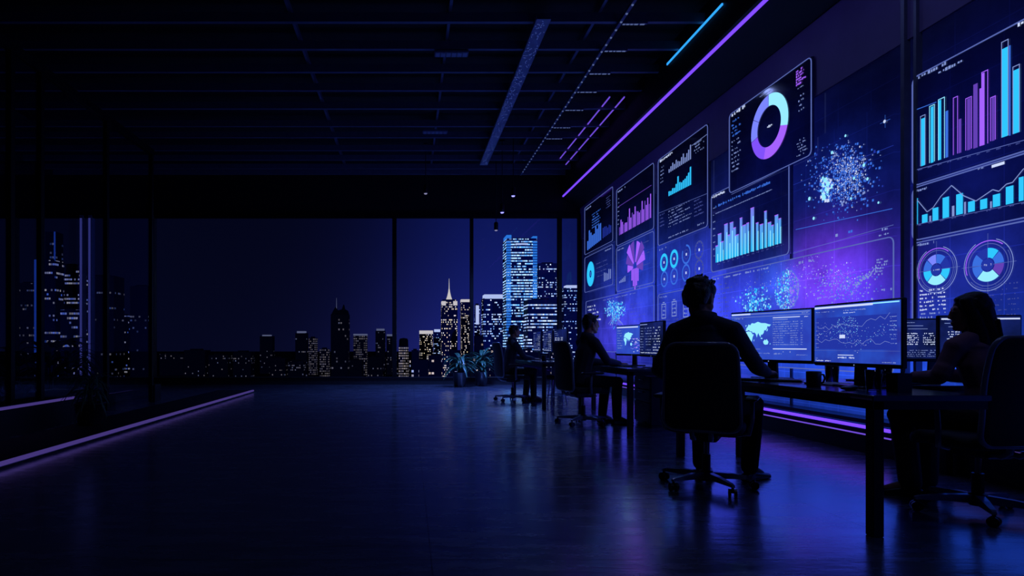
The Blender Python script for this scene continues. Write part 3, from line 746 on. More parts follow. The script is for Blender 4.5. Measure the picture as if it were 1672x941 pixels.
def monitor(label, x, y, rz, w=.71, h=.405, kind='map', zb=.865, desk_z=.74, base=True):
    """screen faces local -y"""
    t = thing('computer_monitor', label, 'monitor', (x, y, desk_z), rz, 'monitors on the desks')
    z0 = zb-desk_z
    MB().cbox(-w/2, w/2, -.004, .028, z0, z0+h, .005).build('bezel', M['plastic'], t)
    bz = .011
    sm = {'map': 'scr_map', 'chart': 'scr_chart', 'dark': 'scr_night', 'table': 'scr_night', 'color': 'scr_map'}[kind]
    W, H = w-2*bz, h-bz-.024; X0, Z0 = -w/2+bz, z0+.024
    parts = {}
    def g(nm, m): return pick(parts, nm, m)
    g('screen', sm).box(-w/2+bz, w/2-bz, -.0075, -.003, z0+.024, z0+h-bz)
    def R4(nm, m, u0, v0, u1, v1, d=.009): g(nm, m).rect(X0+u0*W, Z0+v0*H, X0+u1*W, Z0+v1*H, d)
    def TX(m, u, v, wu, hv, dens=.85): g('lettering', m).greek(X0+u*W, Z0+v*H, wu*W, hv*H, .009, dens)
    def PL(nm, m, pts, d=.0095): g(nm, m).poly([(X0+u*W, Z0+v*H) for u, v in pts], d)
    def LN(nm, m, a, b, wd=.002): g(nm, m).line((X0+a[0]*W, Z0+a[1]*H), (X0+b[0]*W, Z0+b[1]*H), wd, .0095)
    if kind == 'map':
        R4('title_bar', 'white', .01, .955, .27, .985); R4('title_bar', 'text', .27, .962, .99, .975); TX('text', .90, .93, .07, .02)
        R4('title_bar', 'text', .0, .905, .99, .912); TX('text', .05, .87, .12, .022); 
        for pg in [EURASIA, AFRICA, AUSTR]+ISLES: PL('world_map', 'cyan_l', [(.20+u*.34, .30+v*.50) for u, v in pg])
        R4('heading', 'white', .56, .86, .88, .876); TX('white', .93, .855, .04, .02); R4('heading', 'text', .56, .82, .74, .832)
        for i in range(11):
            v = .765-i*.046
            TX('text', .56, v, R.uniform(.12, .22), .018); TX('text', .77, v, .05, .02, .7); TX('text', .83, v, .03, .02); TX('text', .89, v, .02, .02)
        R4('heading', 'white', .56, .215, .955, .235); R4('heading', 'text', .22, .215, .40, .222)
        TX('text', .30, .12, .22, .022); TX('text', .56, .11, .12, .03); TX('text', .68, .15, .12, .03, .5); TX('text', .84, .10, .12, .016)
        TX('text_d', .05, .60, .08, .03); TX('text_d', .05, .68, .09, .03)
    elif kind == 'chart':
        R4('title_bar', 'white', .005, .95, .72, .985); R4('title_bar', 'cyan_l', .72, .965, .995, .985)
        TX('text', .02, .885, .18, .016); TX('text', .24, .885, .03, .012); TX('text', .38, .885, .26, .02); TX('white', .38, .845, .14, .016); TX('text_d', .02, .85, .08, .012)
        R4('plot_area', 'blue_d', .03, .23, .97, .79, .0085)
        for i in range(230):
            u = R.uniform(.04, .96); v = .40+R.gauss(0, .05)+.10*math.sin(u*9)+R.choice((0, .1, .2))*R.random(); s_ = R.uniform(.002, .006)
            R4('plot_points', R.choice(('text', 'blue', 'white', 'cyan_l')), u, v, u+s_, v+s_*1.7)
        for i in range(160):
            a = R.uniform(0, 2*PI); q = .14*math.sqrt(R.random()); u = .42+q*math.cos(a); v = .62+q*1.25*math.sin(a); R4('plot_points', R.choice(('blue', 'text', 'cyan_l')), u, v, u+.006, v+.008)
        for k in range(2):
            pts = [(.05+i*.05, (.62, .36)[k]+(.0 if i < 9 else (i-9)*.018*(1-k))+R.uniform(-.05, .05)) for i in range(18)]
            for a, b2 in zip(pts, pts[1:]): LN('plot_line', 'text', a, b2)
        R4('plot_points', 'white', .33, .42, .40, .48)
        for i in range(7): TX('text', .02, .70-i*.075, .04, .014); TX('text', .90, .74-i*.07, .07, .016)
        R4('heading', 'white', .31, .125, .50, .137); TX('white', .31, .075, .20, .028); TX('text', .02, .055, .03, .016); TX('white', .02, .015, .20, .02); TX('text', .82, .02, .15, .018)
        R4('heading', 'edge', .0, .205, .45, .209); R4('heading', 'edge', .50, .205, 1, .209)
    elif kind == 'color':
        R4('title_bar', 'white', .02, .93, .70, .97)
        for pg in [EURASIA, AFRICA, AUSTR]: PL('world_map', 'cyan_l', [(.25+u*.3, .28+v*.5) for u, v in pg])
        for i in range(60):
            u, v = R.uniform(.45, .9), R.uniform(.05, .55); R4('plot_points', R.choice(('purp', 'viol', 'white', 'peri')), u, v, u+R.uniform(.01, .05), v+.02)
        for i in range(8): TX('text', .04, .82-i*.09, .16, .03); TX('text_d', .70, .85-i*.06, .2, .02)
    elif kind == 'table':
        R4('title_bar', 'text', .02, .94, .35, .965)
        for i in range(9):
            TX('text', .04, .82-i*.085, .13, .03, .7)
            if R.random() < .85: TX('text', .24, .82-i*.085, .30, .03, .5)
            TX('white', .60, .82-i*.085, .30, .035, .45)
        TX('white', .05, .05, .85, .03)
    else:
        TX('text', .03, .92, .16, .02); R4('heading', 'text', .05, .84, .30, .852); R4('heading', 'text', .10, .76, .36, .77)
        for u in (.08, .30, .56):
            for i in range(6): TX('white', u, .63-i*.055, .16, .03, .75)
        for i in range(4): TX('text', .05, .20-i*.05, .85, .02, .6)
        if 'wide' in label: R4('title_bar', 'white', .01, .93, .99, .965)
    for nm, mb in parts.items():
        if mb.f: mb.build(nm, [M[m] for m in mb.mats], t)
    MB().lathe([(0, 0), (.004, 0), (.004, .001), (0, .001)], (0, 0, 0), 8).build('power_light', M['text'], t).matrix_basis = Matrix.Translation((0, -.005, z0+.012)) @ Matrix.Rotation(PI/2, 4, 'X')
    m = MB(); m.prism([(-.045, .012), (.045, .012), (.032, z0+.14), (-.032, z0+.14)], .030, .048); m.build('stand_neck', M['plastic'], t)
    MB().cbox(-.125, .125, -.055, .115, 0, .012, .005).build('stand_base', M['plastic'], t)
    return t
monitor('left big monitor with a world map, in front of the seated man', 2.785, 4.74, -PI/2+math.radians(17), .74, .405, 'map')
monitor('right big monitor with a glowing line chart, nearest to the double mullion', 2.765, 3.80, -PI/2+math.radians(3), .70, .405, 'chart')
monitor('monitor behind the woman at left showing small tables', 4.02, 4.66, math.radians(-8), .54, .33, 'dark', .875)
monitor('wide monitor behind the woman at the right edge of the picture', 4.06, 4.36, math.radians(-10), .52, .34, 'dark', .875)
monitor('colourful monitor in front of the second seated man', 2.84, 7.80, -PI/2+math.radians(14), .70, .395, 'color')
monitor('dark monitor with white tables on the middle desk', 2.76, 6.98, -PI/2, .68, .405, 'table')
monitor('monitor on the far desk closest to the window', 2.46, 11.75, -PI/2, .70, .40, 'table')
monitor('middle one of three monitors on the far desk', 2.46, 10.85, -PI/2, .70, .40, 'table')
monitor('nearest one of three monitors on the far desk', 2.46, 9.95, -PI/2+.05, .70, .40, 'dark')

# ------------------------------------------------------------------ chairs
def back_pt(u, v):
    """surface of the backrest; u -1..1 across, v 0..1 up"""
    Hh, W, r = .60, .245, .075
    d = min(v, 1-v)*Hh; w = W-.018*v*1.2
    if d < r: w = w-r+math.sqrt(max(0, r*r-(r-d)**2))
    z = .44+v*Hh
    y = -.235-.10*v+.055*math.sin(v*PI*.9)*-.3-.02*math.cos(v*5) + .045*u*u*(.6+.4*v)
    return Vector((u*w, y, z))
def office_chair(label, x, y, rz, arms=True):
    t = thing('office_chair', label, 'office chair', (x, y, 0), rz, 'office chairs at the desks')
    NU, NV = 14, 20; b = MB(); vs = []; fs = []
    vv = [ (1-math.cos(PI*j/NV))/2 for j in range(NV+1)]
    for side, off in ((0, 0), (1, -.022)):
        for j in range(NV+1):
            for i in range(NU+1):
                q = back_pt(-1+2*i/NU, vv[j]); vs.append((q.x, q.y+off, q.z))
    n = (NU+1)*(NV+1)
    for j in range(NV):
        for i in range(NU):
            a = j*(NU+1)+i; fs.append((a, a+NU+1, a+NU+2, a+1)); fs.append((n+a, n+a+1, n+a+NU+2, n+a+NU+1))
    rim = [j*(NU+1) for j in range(NV+1)]+[NV*(NU+1)+i for i in range(1, NU+1)]+[j*(NU+1)+NU for j in range(NV-1, -1, -1)]+[i for i in range(NU-1, 0, -1)]
    for k in range(len(rim)): a, c = rim[k], rim[(k+1) % len(rim)]; fs.append((a, c, n+c, n+a)[::-1])
    bk = b.add(vs, fs).build('backrest', M['mesh'], t, True)
    MB().tube([Vector(vs[i])+Vector((0, -.011, 0)) for i in rim], .015, 8, True).build('back_frame', M['rim'], bk, True)
    # seat cushion
    sp = [(0, .0)]; b = MB(); vs = []; fs = []; n = 28
    prof = [(.90, .405), (.985, .418), (1.0, .445), (.97, .470), (.86, .482), (.5, .480), (.02, .476)]
    for s_, z in [(.02, .405)]+prof:
        for i in range(n):
            a = 2*PI*i/n; c, d = math.cos(a), math.sin(a); e = .42
            X = math.copysign(abs(c)**e, c)*.25*s_; Y = math.copysign(abs(d)**e, d)*.245*s_
            zz = z-(.03*max(0, Y/.245-.6)/.4 if Y > 0 else 0)
            vs.append((X, Y+.02, zz))
    for k in range(len(prof)): fs += [(k*n+i, k*n+(i+1) % n, k*n+n+(i+1) % n, k*n+n+i) for i in range(n)]
    fs += [tuple(range(n-1, -1, -1)), tuple(range(len(prof)*n, len(prof)*n+n))]
    b.add(vs, fs).build('seat', M['mesh'], t, True)
    m = MB(); m.cbox(-.09, .09, -.14, .12, .345, .405, .012).bar((.08, .05, .37), (.25, .05, .375), .007); m.build('tilt_mechanism', M['plastic'], t)
    m = MB(); m.tube([(-.05, -.10, .38), (-.055, -.19, .372), (-.06, -.238, .40), (-.06, -.250, .46)], .018, 8).tube([(.05, -.10, .38), (.055, -.19, .372), (.06, -.238, .40), (.06, -.250, .46)], .018, 8); m.build('back_bracket', M['rim'], t, True)
    if arms:
        for s_ in (-1, 1):
            a = MB().tube([(s_*.20, -.02, .395), (s_*.275, -.03, .41), (s_*.295, -.05, .50), (s_*.295, -.04, .645)], [.014, .016, .016, .014], 8).build('armrest', M['rim'], t, True)
            MB().cbox(s_*.295-.04, s_*.295+.04, -.17, .11, .645, .672, .010).build('arm_pad', M['plastic'], a)
    m = MB(); m.bar((0, 0, .10), (0, 0, .24), .030, n=14); m.build('gas_lift', M['plastic'], t)
    MB().bar((0, 0, .24), (0, 0, .35), .017, n=14).build('lift_piston', M['chrome'], t)
    MB().lathe([(0, .05), (.042, .05), (.05, .07), (.045, .12), (0, .13)], n=16).build('base_hub', M['plastic'], t, True)
    for k in range(5):
        a = 2*PI*k/5+.35; d = Vector((math.cos(a), math.sin(a), 0)); sd = Vector((-d.y, d.x, 0))
        vs = []
        for r_, w, z0, z1 in ((.03, .030, .065, .115), (.16, .024, .070, .108), (.30, .017, .070, .092), (.325, .012, .068, .084)):
            c = d*r_; vs += [c-sd*w+Vector((0, 0, z0)), c+sd*w+Vector((0, 0, z0)), c+sd*w*.75+Vector((0, 0, z1)), c-sd*w*.75+Vector((0, 0, z1))]
        fs = [(3, 2, 1, 0), (12, 13, 14, 15)]
        for j in range(3): fs += [(j*4+i, j*4+(i+1) % 4, j*4+4+(i+1) % 4, j*4+4+i) for i in range(4)]
        lg = MB().add(vs, fs).build('base_leg', M['rim'], t)
        c = d*.315; ax = (sd*math.cos(k*1.7)+d*math.sin(k*1.7)).normalized(); m = MB()
        for s_ in (-1, 1):
            q = c+ax*s_*.018+Vector((0, 0, .029)); m.bar(q-ax*.009, q+ax*.009, .029, n=16)
        m.bar(c+Vector((0, 0, .03)), c+Vector((0, 0, .075)), .009)
        m.build('caster', M['plastic'], lg)
    return t
NM = (2.07, 4.32); NMR = -math.radians(38)
WO = (3.56, 3.76); WOR = math.radians(14)
MM = (2.20, 7.75); MMR = -math.radians(76)
FM = (1.86, 11.0); FMR = -math.radians(80)
office_chair('office chair seen from behind, under the man nearest the camera', NM[0]+.025, NM[1], -math.radians(33)).scale = (.97, .97, .97)
office_chair('office chair at the right edge under the woman', 3.38, 3.64, math.radians(3))
office_chair('office chair under the second man at the middle desk', *MM, -math.radians(78))
office_chair('farthest office chair, under the man by the window', *FM, FMR)
t = thing('stool', 'low dark stool with chrome legs beneath the far desk', 'stool', (2.50, 10.35, 0))
MB().lathe([(0, .42), (.16, .42), (.19, .44), (.19, .47), (.17, .49), (0, .495)], n=24).build('seat', M['mesh'], t, True)
for k in range(4):
    a = PI/4+k*PI/2; MB().bar((.19*math.cos(a), .19*math.sin(a), 0), (.13*math.cos(a), .13*math.sin(a), .425), .011).build('leg', M['chrome'], t)
MB().tube([(.165*math.cos(2*PI*i/20), .165*math.sin(2*PI*i/20), .16) for i in range(20)], .008, 6, True).build('foot_ring', M['chrome'], t)

# ------------------------------------------------------------------ people
ICO = []
_b = bmesh.new(); bmesh.ops.create_icosphere(_b, subdivisions=2, radius=1); ICO = [v.co.copy() for v in _b.verts]; _b.free()
def v3(r): return (r, r, r) if isinstance(r, (int, float)) else r
class Flesh:
    """a soft figure: rounded volumes run together into one skin"""
    def __init__(s): s.bm = bmesh.new()
    def hull(s, ends):
        vs = []
        for c, r, rot in ends:
            r = v3(r); c = Vector(c)
            for q in ICO:
                w = Vector((q.x*r[0], q.y*r[1], q.z*r[2]))
                vs.append(s.bm.verts.new(c+(rot @ w if rot else w)))
        res = bmesh.ops.convex_hull(s.bm, input=vs)
        junk = [g for g in res['geom_interior'] if isinstance(g, bmesh.types.BMVert)]
        bmesh.ops.delete(s.bm, geom=junk, context='VERTS')
        return s
    def cap(s, a, ra, b, rb): return s.hull([(a, ra, None), (b, rb, None)])
    def ell(s, c, r, rot=None): return s.hull([(c, r, rot)])
    def chain(s, pts):
        for (a, ra), (b, rb) in zip(pts, pts[1:]): s.cap(a, ra, b, rb)
        return s
    def grow(s, name, mat, parent, voxel, smooth=6, fac=.5):
        me = bpy.data.meshes.new(name+'_raw'); s.bm.to_mesh(me); s.bm.free()
        o = bpy.data.objects.new(name, me); COL.objects.link(o)
        md = o.modifiers.new('r', 'REMESH'); md.mode = 'VOXEL'; md.voxel_size = voxel
        sm = o.modifiers.new('s', 'SMOOTH'); sm.factor = fac; sm.iterations = smooth
        dg = bpy.context.evaluated_depsgraph_get()
        me2 = bpy.data.meshes.new_from_object(o.evaluated_get(dg), depsgraph=dg)
        o.modifiers.clear(); o.data = me2; bpy.data.meshes.remove(me); me2.name = name
        me2.materials.clear(); me2.materials.append(mat)
        me2.polygons.foreach_set('use_smooth', [True]*len(me2.polygons))
        if parent is not None: o.parent = parent
        return o
def hand(fl, wrist, d, side, curl=.5, s=1.0):
    """side +1 right hand; palm faces down"""
    w = Vector(wrist); d = Vector(d).normalized(); up = Vector((0, 0, 1)); up = (up-d*up.dot(d)).normalized(); r = d.cross(up)
    for o in (-.024, -.008, .008, .024): fl.cap(w+d*.012*s+r*o*.7*s, .017*s, w+d*.080*s+r*o*1.15*s+up*.004, .0135*s)
    for i, (o, L) in enumerate(((-.033, .068), (-.011, .080), (.011, .077), (.033, .060))):
        if side < 0: L = (.060, .077, .080, .068)[i]
        o2 = o*s; base = w+d*.084*s+r*o2+up*.004
        a = d*math.cos(.25+curl*.3)-up*math.sin(.25+curl*.3)+r*o*2.2; a.normalize(); m1 = base+a*L*.5*s
        c = d*math.cos(.6+curl)-up*math.sin(.6+curl)+r*o*1.5; c.normalize(); m2 = m1+c*L*.52*s
        fl.cap(base, .0098*s, m1, .0088*s); fl.cap(m1, .0088*s, m2, .0072*s)
    q = w+d*.022*s-r*side*.026*s; k = q+(d*.6-r*side*.75-up*.2).normalized()*.038*s; e = k+(d*.9-r*side*.15-up*.35).normalized()*.032*s
    fl.cap(q, .0135*s, k, .0108*s); fl.cap(k, .0108*s, e, .0085*s)
def head(fl, c, rot, s=1.0, female=False):
    c = Vector(c)
    def P(x, y, z): return c+rot @ (Vector((x, y, z))*s)
    def E(p, r): fl.hull([(P(*p), tuple(v*s for v in r), rot)])
    def C(p, ra, q, rb): fl.hull([(P(*p), tuple(v*s for v in v3(ra)), rot), (P(*q), tuple(v*s for v in v3(rb)), rot)])
    E((0, -.014, .022), (.075, .094, .088))
    C((0, .030, .01), (.063, .058, .06), (0, .040, -.070), (.042 if female else .048, .044, .036))
    C((0, .052, -.094), (.026, .022, .020), (0, .074, -.096), (.015, .013, .015))                     # chin
    C((-.045, .012, -.055), .030, (0, .050, -.088), .028); C((.045, .012, -.055), .030, (0, .050, -.088), .028)   # jaw
    ns = .82 if female else 1.0; C((0, .082, .018), (.009*ns, .008, .01), (0, .092+.009*ns, -.026), (.012*ns, .011*ns, .010*ns)); E((.011, .090, -.031), (.008*ns, .009, .007)); E((-.011, .090, -.031), (.008*ns, .009, .007))
    C((-.034, .073, .030), (.016, .010, .009), (.034, .073, .030), (.016, .010, .009))                # brow
    E((.030, .080, .008), (.013, .010, .009)); E((-.030, .080, .008), (.013, .010, .009))             # eyes
    E((0, .084, -.058), (.022, .010, .007)); E((0, .083, -.068), (.018, .010, .008))                  # lips
    for q in (-1, 1):
        C((q*.074, -.006, .010), (.009, .017, .016), (q*.070, .0, -.028), (.007, .010, .010))         # ears
    return P
def person(label, loc, rz, J, jacket, female=False, vox=.008, s=1.0, detail=True):
    t_head = J['head']; hr = Matrix.Rotation(J.get('yaw', 0), 3, 'Z') @ Matrix.Rotation(J.get('pitch', 0), 3, 'X')
    Vv = lambda k: Vector(J[k])
    hip, waist, chest, nb = Vv('hip'), Vv('waist'), Vv('chest'), Vv('neck')
    hs = J.get('hs', 1.0); sw = .155 if female else .185
    right = Vector(J.get('right', (1, 0, 0)))
    sh = {q: nb+right*q*sw+Vector((0, -.005, -.055)) for q in (-1, 1)}
    lg = {q: hip+Vector((q*.095, .02, -.01)) for q in (-1, 1)}
    th = .071 if female else .076
    def torso(f, g):
        f.hull([(hip, (.165+g, .115+g, .095+g), None), (waist, (.130+g if female else .145+g, .098+g, .08), None)])
        f.hull([(waist, (.130+g if female else .145+g, .098+g, .08), None), (chest, (.150+g if female else .165+g, .110+g, .10), None)])
        f.hull([(chest, (.150+g if female else .165+g, .110+g, .10), None), (nb+Vector((0, -.01, -.06)), (.11+g, .07+g, .05), None)])
        f.hull([(sh[-1], .052+g, None), (sh[1], .052+g, None)])
        for q in (-1, 1): f.cap(nb+Vector((q*.03, -.015, .015)), .048+g*.5, sh[q]*.8+nb*.2, .055+g)
    def arm(f, q, g, upto=1.0):
        k = 'R' if q > 0 else 'L'; e, w = Vv('elbow'+k), Vv('wrist'+k)
        a, b2, c = (.046, .038, .027) if female else (.052, .043, .030)
        f.cap(sh[q], a+g, sh[q].lerp(e, .5), a-.004+g); f.cap(sh[q].lerp(e, .5), a-.004+g, e, b2+g)
        f.cap(e, b2+g, e.lerp(w, .35), b2+g); f.cap(e.lerp(w, .35), b2+g, e.lerp(w, upto), c+g)
    def leg(f, q, g, end=1.0, flare=0):
        k = 'R' if q > 0 else 'L'; kn, an = Vv('knee'+k), Vv('ankle'+k)
        f.cap(lg[q], th+.012+g, kn, .054+g); f.ell(kn+Vector((0, .008, .0)), .055+g)
        mid = kn.lerp(an, .35); f.cap(kn, .052+g, mid+Vector((0, -.012, 0)), .052+g+flare*.4); f.cap(mid+Vector((0, -.012, 0)), .052+g+flare*.4, kn.lerp(an, end), .034+g+flare)
    # body
    f = Flesh(); torso(f, -.012)
    for q in (-1, 1):
        arm(f, q, -.004); leg(f, q, -.006)
        k = 'R' if q > 0 else 'L'
        fd = Vector((*J.get('foot'+k, (0, 1)), 0)).normalized(); an = Vv('ankle'+k)
        f.cap(an, .032, an+fd*.13+Vector((0, 0, -.055)), .026)
        hand(f, J['wrist'+k], J['hand'+k], q, J.get('curl', .45), .95 if female else 1.04)
    nk = .046 if female else .062
    f.cap(nb+Vector((0, -.01, -.02)), nk, Vector(t_head)+hr @ Vector((0, -.022, -.07))*hs, nk)
    P = head(f, t_head, hr, hs, female)
    body = f.grow('person', M['skin'], None, vox*.75, 3, .4)
    body.location = loc; body.rotation_euler = (0, 0, rz); body.scale = (s, s, s)
    tag(body, label, 'person', 'people working at the desks')
    # jacket
    f = Flesh(); torso(f, .008)
    for q in (-1, 1): arm(f, q, .009, .93)
    f.hull([(hip+Vector((0, -.01, -.02)), (.178, .130, .06), None), (waist, (.155 if not female else .142, .108, .06), None)])
    a0 = nb+Vector((0, -.012, -.005)); f.hull([(a0+Vector((0, 0, -.05)), (.13, .085, .03), None), (a0, (nk+.022, nk+.016, .02), None)])
    if detail:
        for q in (-1, 1):
            k = 'R' if q > 0 else 'L'; e, w = Vv('elbow'+k), Vv('wrist'+k)
            for tt in (.82, .90): f.ell(e.lerp(w, tt), .041)                       # sleeve folds
            for tt in (.72, .86): f.ell(sh[q].lerp(e, tt)+Vector((q*.006, -.006, 0)), .054)
    jk = f.grow('jacket', jacket, body, vox, 5)
    b = MB(); m_ = 28; ring = []
    for i in range(m_+1):                                                       # stand collar, open at the throat
        a = math.radians(-90+28+304*i/m_ - 180); ca, sa = math.cos(a), math.sin(a)
        for r_, z in ((nk+.038, -.018), (nk+.021, .066), (nk+.013, .068), (nk+.016, -.012)):
            ring.append(a0+Vector((ca*r_, .012+sa*r_*.98, z-.016*sa)))
    fs = []
    for i in range(m_):
        for j in range(4): fs.append((i*4+j, i*4+(j+1) % 4, i*4+4+(j+1) % 4, i*4+4+j))
    fs += [(0, 1, 2, 3), tuple(m_*4+j for j in (3, 2, 1, 0))]
    b.add(ring, fs).build('collar', jacket, jk, True)
    f = Flesh()
    f.hull([(hip, (.172, .122, .088), None), (hip+Vector((0, .01, .07)), (.152, .108, .03), None)])
    for q in (-1, 1): leg(f, q, .010, 1.0, .022 if female else .014)
    f.grow('trousers', M['trouser'], body, vox, 5)
    for q in (-1, 1):
        k = 'R' if q > 0 else 'L'; an = Vv('ankle'+k); fd = Vector((*J.get('foot'+k, (0, 1)), 0)).normalized()
        g0 = Vector((an.x, an.y, 0)); f = Flesh()
        r90 = Matrix.Rotation(math.atan2(-fd.x, fd.y), 3, 'Z'); L = .9 if female else 1.05
        f.hull([(g0-fd*.045*L+Vector((0, 0, .032)), (.033, .036, .030), r90), (g0+fd*.05*L+Vector((0, 0, .036)), (.036, .04, .034), r90)])
        f.hull([(g0+fd*.05*L+Vector((0, 0, .034)), (.036, .04, .034), r90), (g0+fd*.15*L+Vector((0, 0, .022)), (.042, .05, .022), r90)])
        f.hull([(g0+fd*.15*L+Vector((0, 0, .022)), (.042, .05, .022), r90), (g0+fd*.20*L+Vector((0, 0, .018)), (.026, .026, .016), r90)])
        f.hull([(g0-fd*.05*L+Vector((0, 0, .009)), (.034, .036, .009), r90), (g0+fd*.17*L+Vector((0, 0, .008)), (.043, .055, .008), r90)])
        f.hull([(an+Vector((0, 0, -.01)), (.038, .04, .012), r90), (g0+Vector((0, 0, .04)), (.035, .045, .03), r90)])
        f.grow('shoe', M['shoe'], body, max(.005, vox*.7), 3)
    # hair
    f = Flesh(); Vh = lambda x, y, z: P(x, y, z)
    def E(p_, r): f.hull([(P(*p_), tuple(v*hs for v in r), hr)])
    def C(p_, ra, q_, rb): f.hull([(P(*p_), tuple(v*hs for v in v3(ra)), hr), (P(*q_), tuple(v*hs for v in v3(rb)), hr)])
    if female:
        E((0, -.022, .030), (.086, .102, .092))
        C((0, .040, .082), (.048, .030, .022), (0, -.03, .085), (.072, .072, .045))
        for q in (-1, 1):
            C((q*.060, .022, .070), (.022, .036, .026), (q*.076, -.010, -.060), (.016, .036, .05))
            C((q*.076, -.010, -.060), (.018, .044, .05), (q*.085, -.030, -.200), (.026, .052, .06))
        C((0, -.060, .0), (.085, .062, .07), (0, -.078, -.12), (.100, .055, .07))
        C((0, -.078, -.12), (.100, .055, .07), (0, -.105, -.27), (.118, .050, .07))
        C((0, -.105, -.27), (.118, .050, .07), (.0, -.145, -.36), (.105, .040, .05))
        for i in range(14):
            x = -.105+i*.0162; C((x*.8, -.112, -.06), .010, (x*1.1, -.155+abs(x)*.2, -.38-R.uniform(0, .03)), .007)
        mt = M['hair2']
    else:
        E((0, -.026, .036), (.082, .092, .082))
        C((0, -.075, .0), (.066, .032, .045), (0, -.068, -.048), (.050, .024, .022))
        C((0, .030, .085), (.058, .045, .032), (0, -.04, .095), (.068, .055, .034))
        for q in (-1, 1): C((q*.070, .012, .045), (.014, .034, .034), (q*.071, .012, .004), (.007, .012, .018)); C((q*.068, -.045, .02), (.018, .035, .04), (q*.060, -.055, -.03), (.014, .025, .02))
        if detail:
            for i in range(80):
                a = R.uniform(0, 2*PI); q = math.sqrt(R.random()); x, y = .064*q*math.cos(a), -.012+.078*q*math.sin(a)
                z = .128-.05*q*q
                C((x*.9, y-.01, z-.035), .013, (x*1.08+R.uniform(-.008, .008), y+R.uniform(-.004, .016), z+R.uniform(-.006, .018)), .0055)
            C((.0, .060, .085), (.05, .018, .02), (.010, .078, .104), (.038, .014, .012))
        mt = M['hair']
    f.grow('hair', mt, body, vox*.6, 2, .35)
    return body
near = dict(hip=(0, .0, .565), waist=(0, .01, .76), chest=(0, .03, .95), neck=(0, .035, 1.14), head=(-.03, .075, 1.315), yaw=-.38, pitch=-.03,
            elbowR=(.30, .20, .83), wristR=(.325, .44, .785), handR=(.12, 1, -.08), elbowL=(-.31, .06, .80), wristL=(-.18, .27, .685), handL=(.25, 1, -.12),
            kneeR=(.25, .43, .555), ankleR=(.22, .43, .095), footR=(.45, 1), kneeL=(-.11, .46, .555), ankleL=(-.10, .40, .095), footL=(0, 1), hs=1.16)
person('man with short dark hair in dark jacket, seated nearest the camera with his back turned', (NM[0], NM[1], 0), NMR, near, M['suit'], vox=.0085, s=1.02)
def side_pose(lean=0, yaw=0):
    return dict(hip=(0, -.04, .565), waist=(0, -.01+lean*.3, .75), chest=(0, .03+lean*.6, .94), neck=(0, .05+lean, 1.12), head=(0, .095+lean, 1.30), yaw=yaw, pitch=-.04,
                elbowR=(.25, .18+lean, .82), wristR=(.15, .42+lean, .785), handR=(-.1, 1, -.08), elbowL=(-.25, .18+lean, .82), wristL=(-.13, .42+lean, .785), handL=(.1, 1, -.08),
                kneeR=(.12, .43, .555), ankleR=(.12, .42, .095), footR=(.1, 1), kneeL=(-.12, .42, .555), ankleL=(-.13, .36, .095), footL=(-.1, 1), hs=1.05)
person('man with short dark hair at the middle desk, seen from behind his left shoulder', (MM[0], MM[1], 0), MMR, side_pose(.02, -.15), M['suit'], vox=.010, s=.975)
person('farthest man, in profile before the city window', (FM[0]-.05, FM[1], 0), FMR, side_pose(.0, -.05), M['suit'], vox=.011, s=.96, detail=False)
wom = dict(hip=(0, -.03, .555), waist=(-.005, -.01, .73), chest=(-.02, .02, .88), neck=(-.03, .035, 1.045), head=(-.05, .075, 1.205), yaw=.80, pitch=-.06, right=(.97, -.22, 0),
           elbowR=(.20, .17, .80), wristR=(-.02, .34, .80), handR=(-.6, 1, -.05), elbowL=(-.25, .11, .80), wristL=(-.16, .33, .79), handL=(.0, 1, -.05),
           kneeR=(.06, .42, .53), ankleR=(.02, .38, .09), footR=(-.4, 1), kneeL=(-.17, .41, .53), ankleL=(-.17, .34, .09), footL=(-.7, .7), hs=1.0, curl=.8)
person('woman with long straight dark hair in plum blazer, seated at the right', (WO[0], WO[1], 0), WOR, wom, M['blazer'], True, .0085, 1.0)

# ------------------------------------------------------------------ things on the desks
DZ = .74
t = thing('mug', 'dark mug on the front desk below the two big monitors', 'mug', (2.53, 3.83, DZ))
MB().lathe([(0, 0), (.036, 0), (.040, .004), (.042, .095), (.0385, .097), (.036, .012), (0, .010)], n=28).build('cup', M['pot'], t, True)
MB().tube([(-.030*0+.040, 0, .078), (.062, 0, .076), (.070, 0, .052), (.060, 0, .028), (.039, 0, .022)], .006, 8).build('handle', M['pot'], t, True)
m = Flesh(); m.hull([((0, -.03, .012), (.028, .028, .012), None), ((0, .03, .014), (.030, .030, .016), None)])
o = m.grow('computer_mouse', M['plastic'], None, .004, 4); o.location = (2.55, 3.55, DZ); o.rotation_euler = (0, 0, -1.2)
tag(o, 'black computer mouse on the front desk beside the tumbler', 'computer mouse')
def keyboard(label, x, y, rz):
    t = thing('keyboard', label, 'keyboard', (x, y, DZ), rz, 'keyboards on the desks')
    MB().cbox(-.20, .20, -.065, .065, 0, .014, .004).build('body', M['plastic'], t)
    b = MB()
    for r_ in range(5):
        for k in range(15): b.box(-.19+k*.0255, -.169+k*.0255, -.055+r_*.0225, -.037+r_*.0225, .014, .018)
    b.build('keys', M['rim'], t)
keyboard('slim black keyboard under the nearest man\'s hands', 2.625, 4.45, NMR)
keyboard('black keyboard in front of the second man', 2.66, 7.62, -PI/2)
keyboard('black keyboard in front of the farthest man', 2.22, 10.98, -PI/2)
keyboard('black keyboard under the woman\'s hands', 3.36, 4.13, WOR)
t = thing('tumbler', 'frosted tumbler on the front desk below the right monitor', 'tumbler', (2.655, 3.50, DZ), 0, 'glass tumblers on the desks')
TPROF = [(0, 0), (.033, 0), (.036, .004), (.042, .120), (.0395, .120), (.034, .008), (0, .007)]
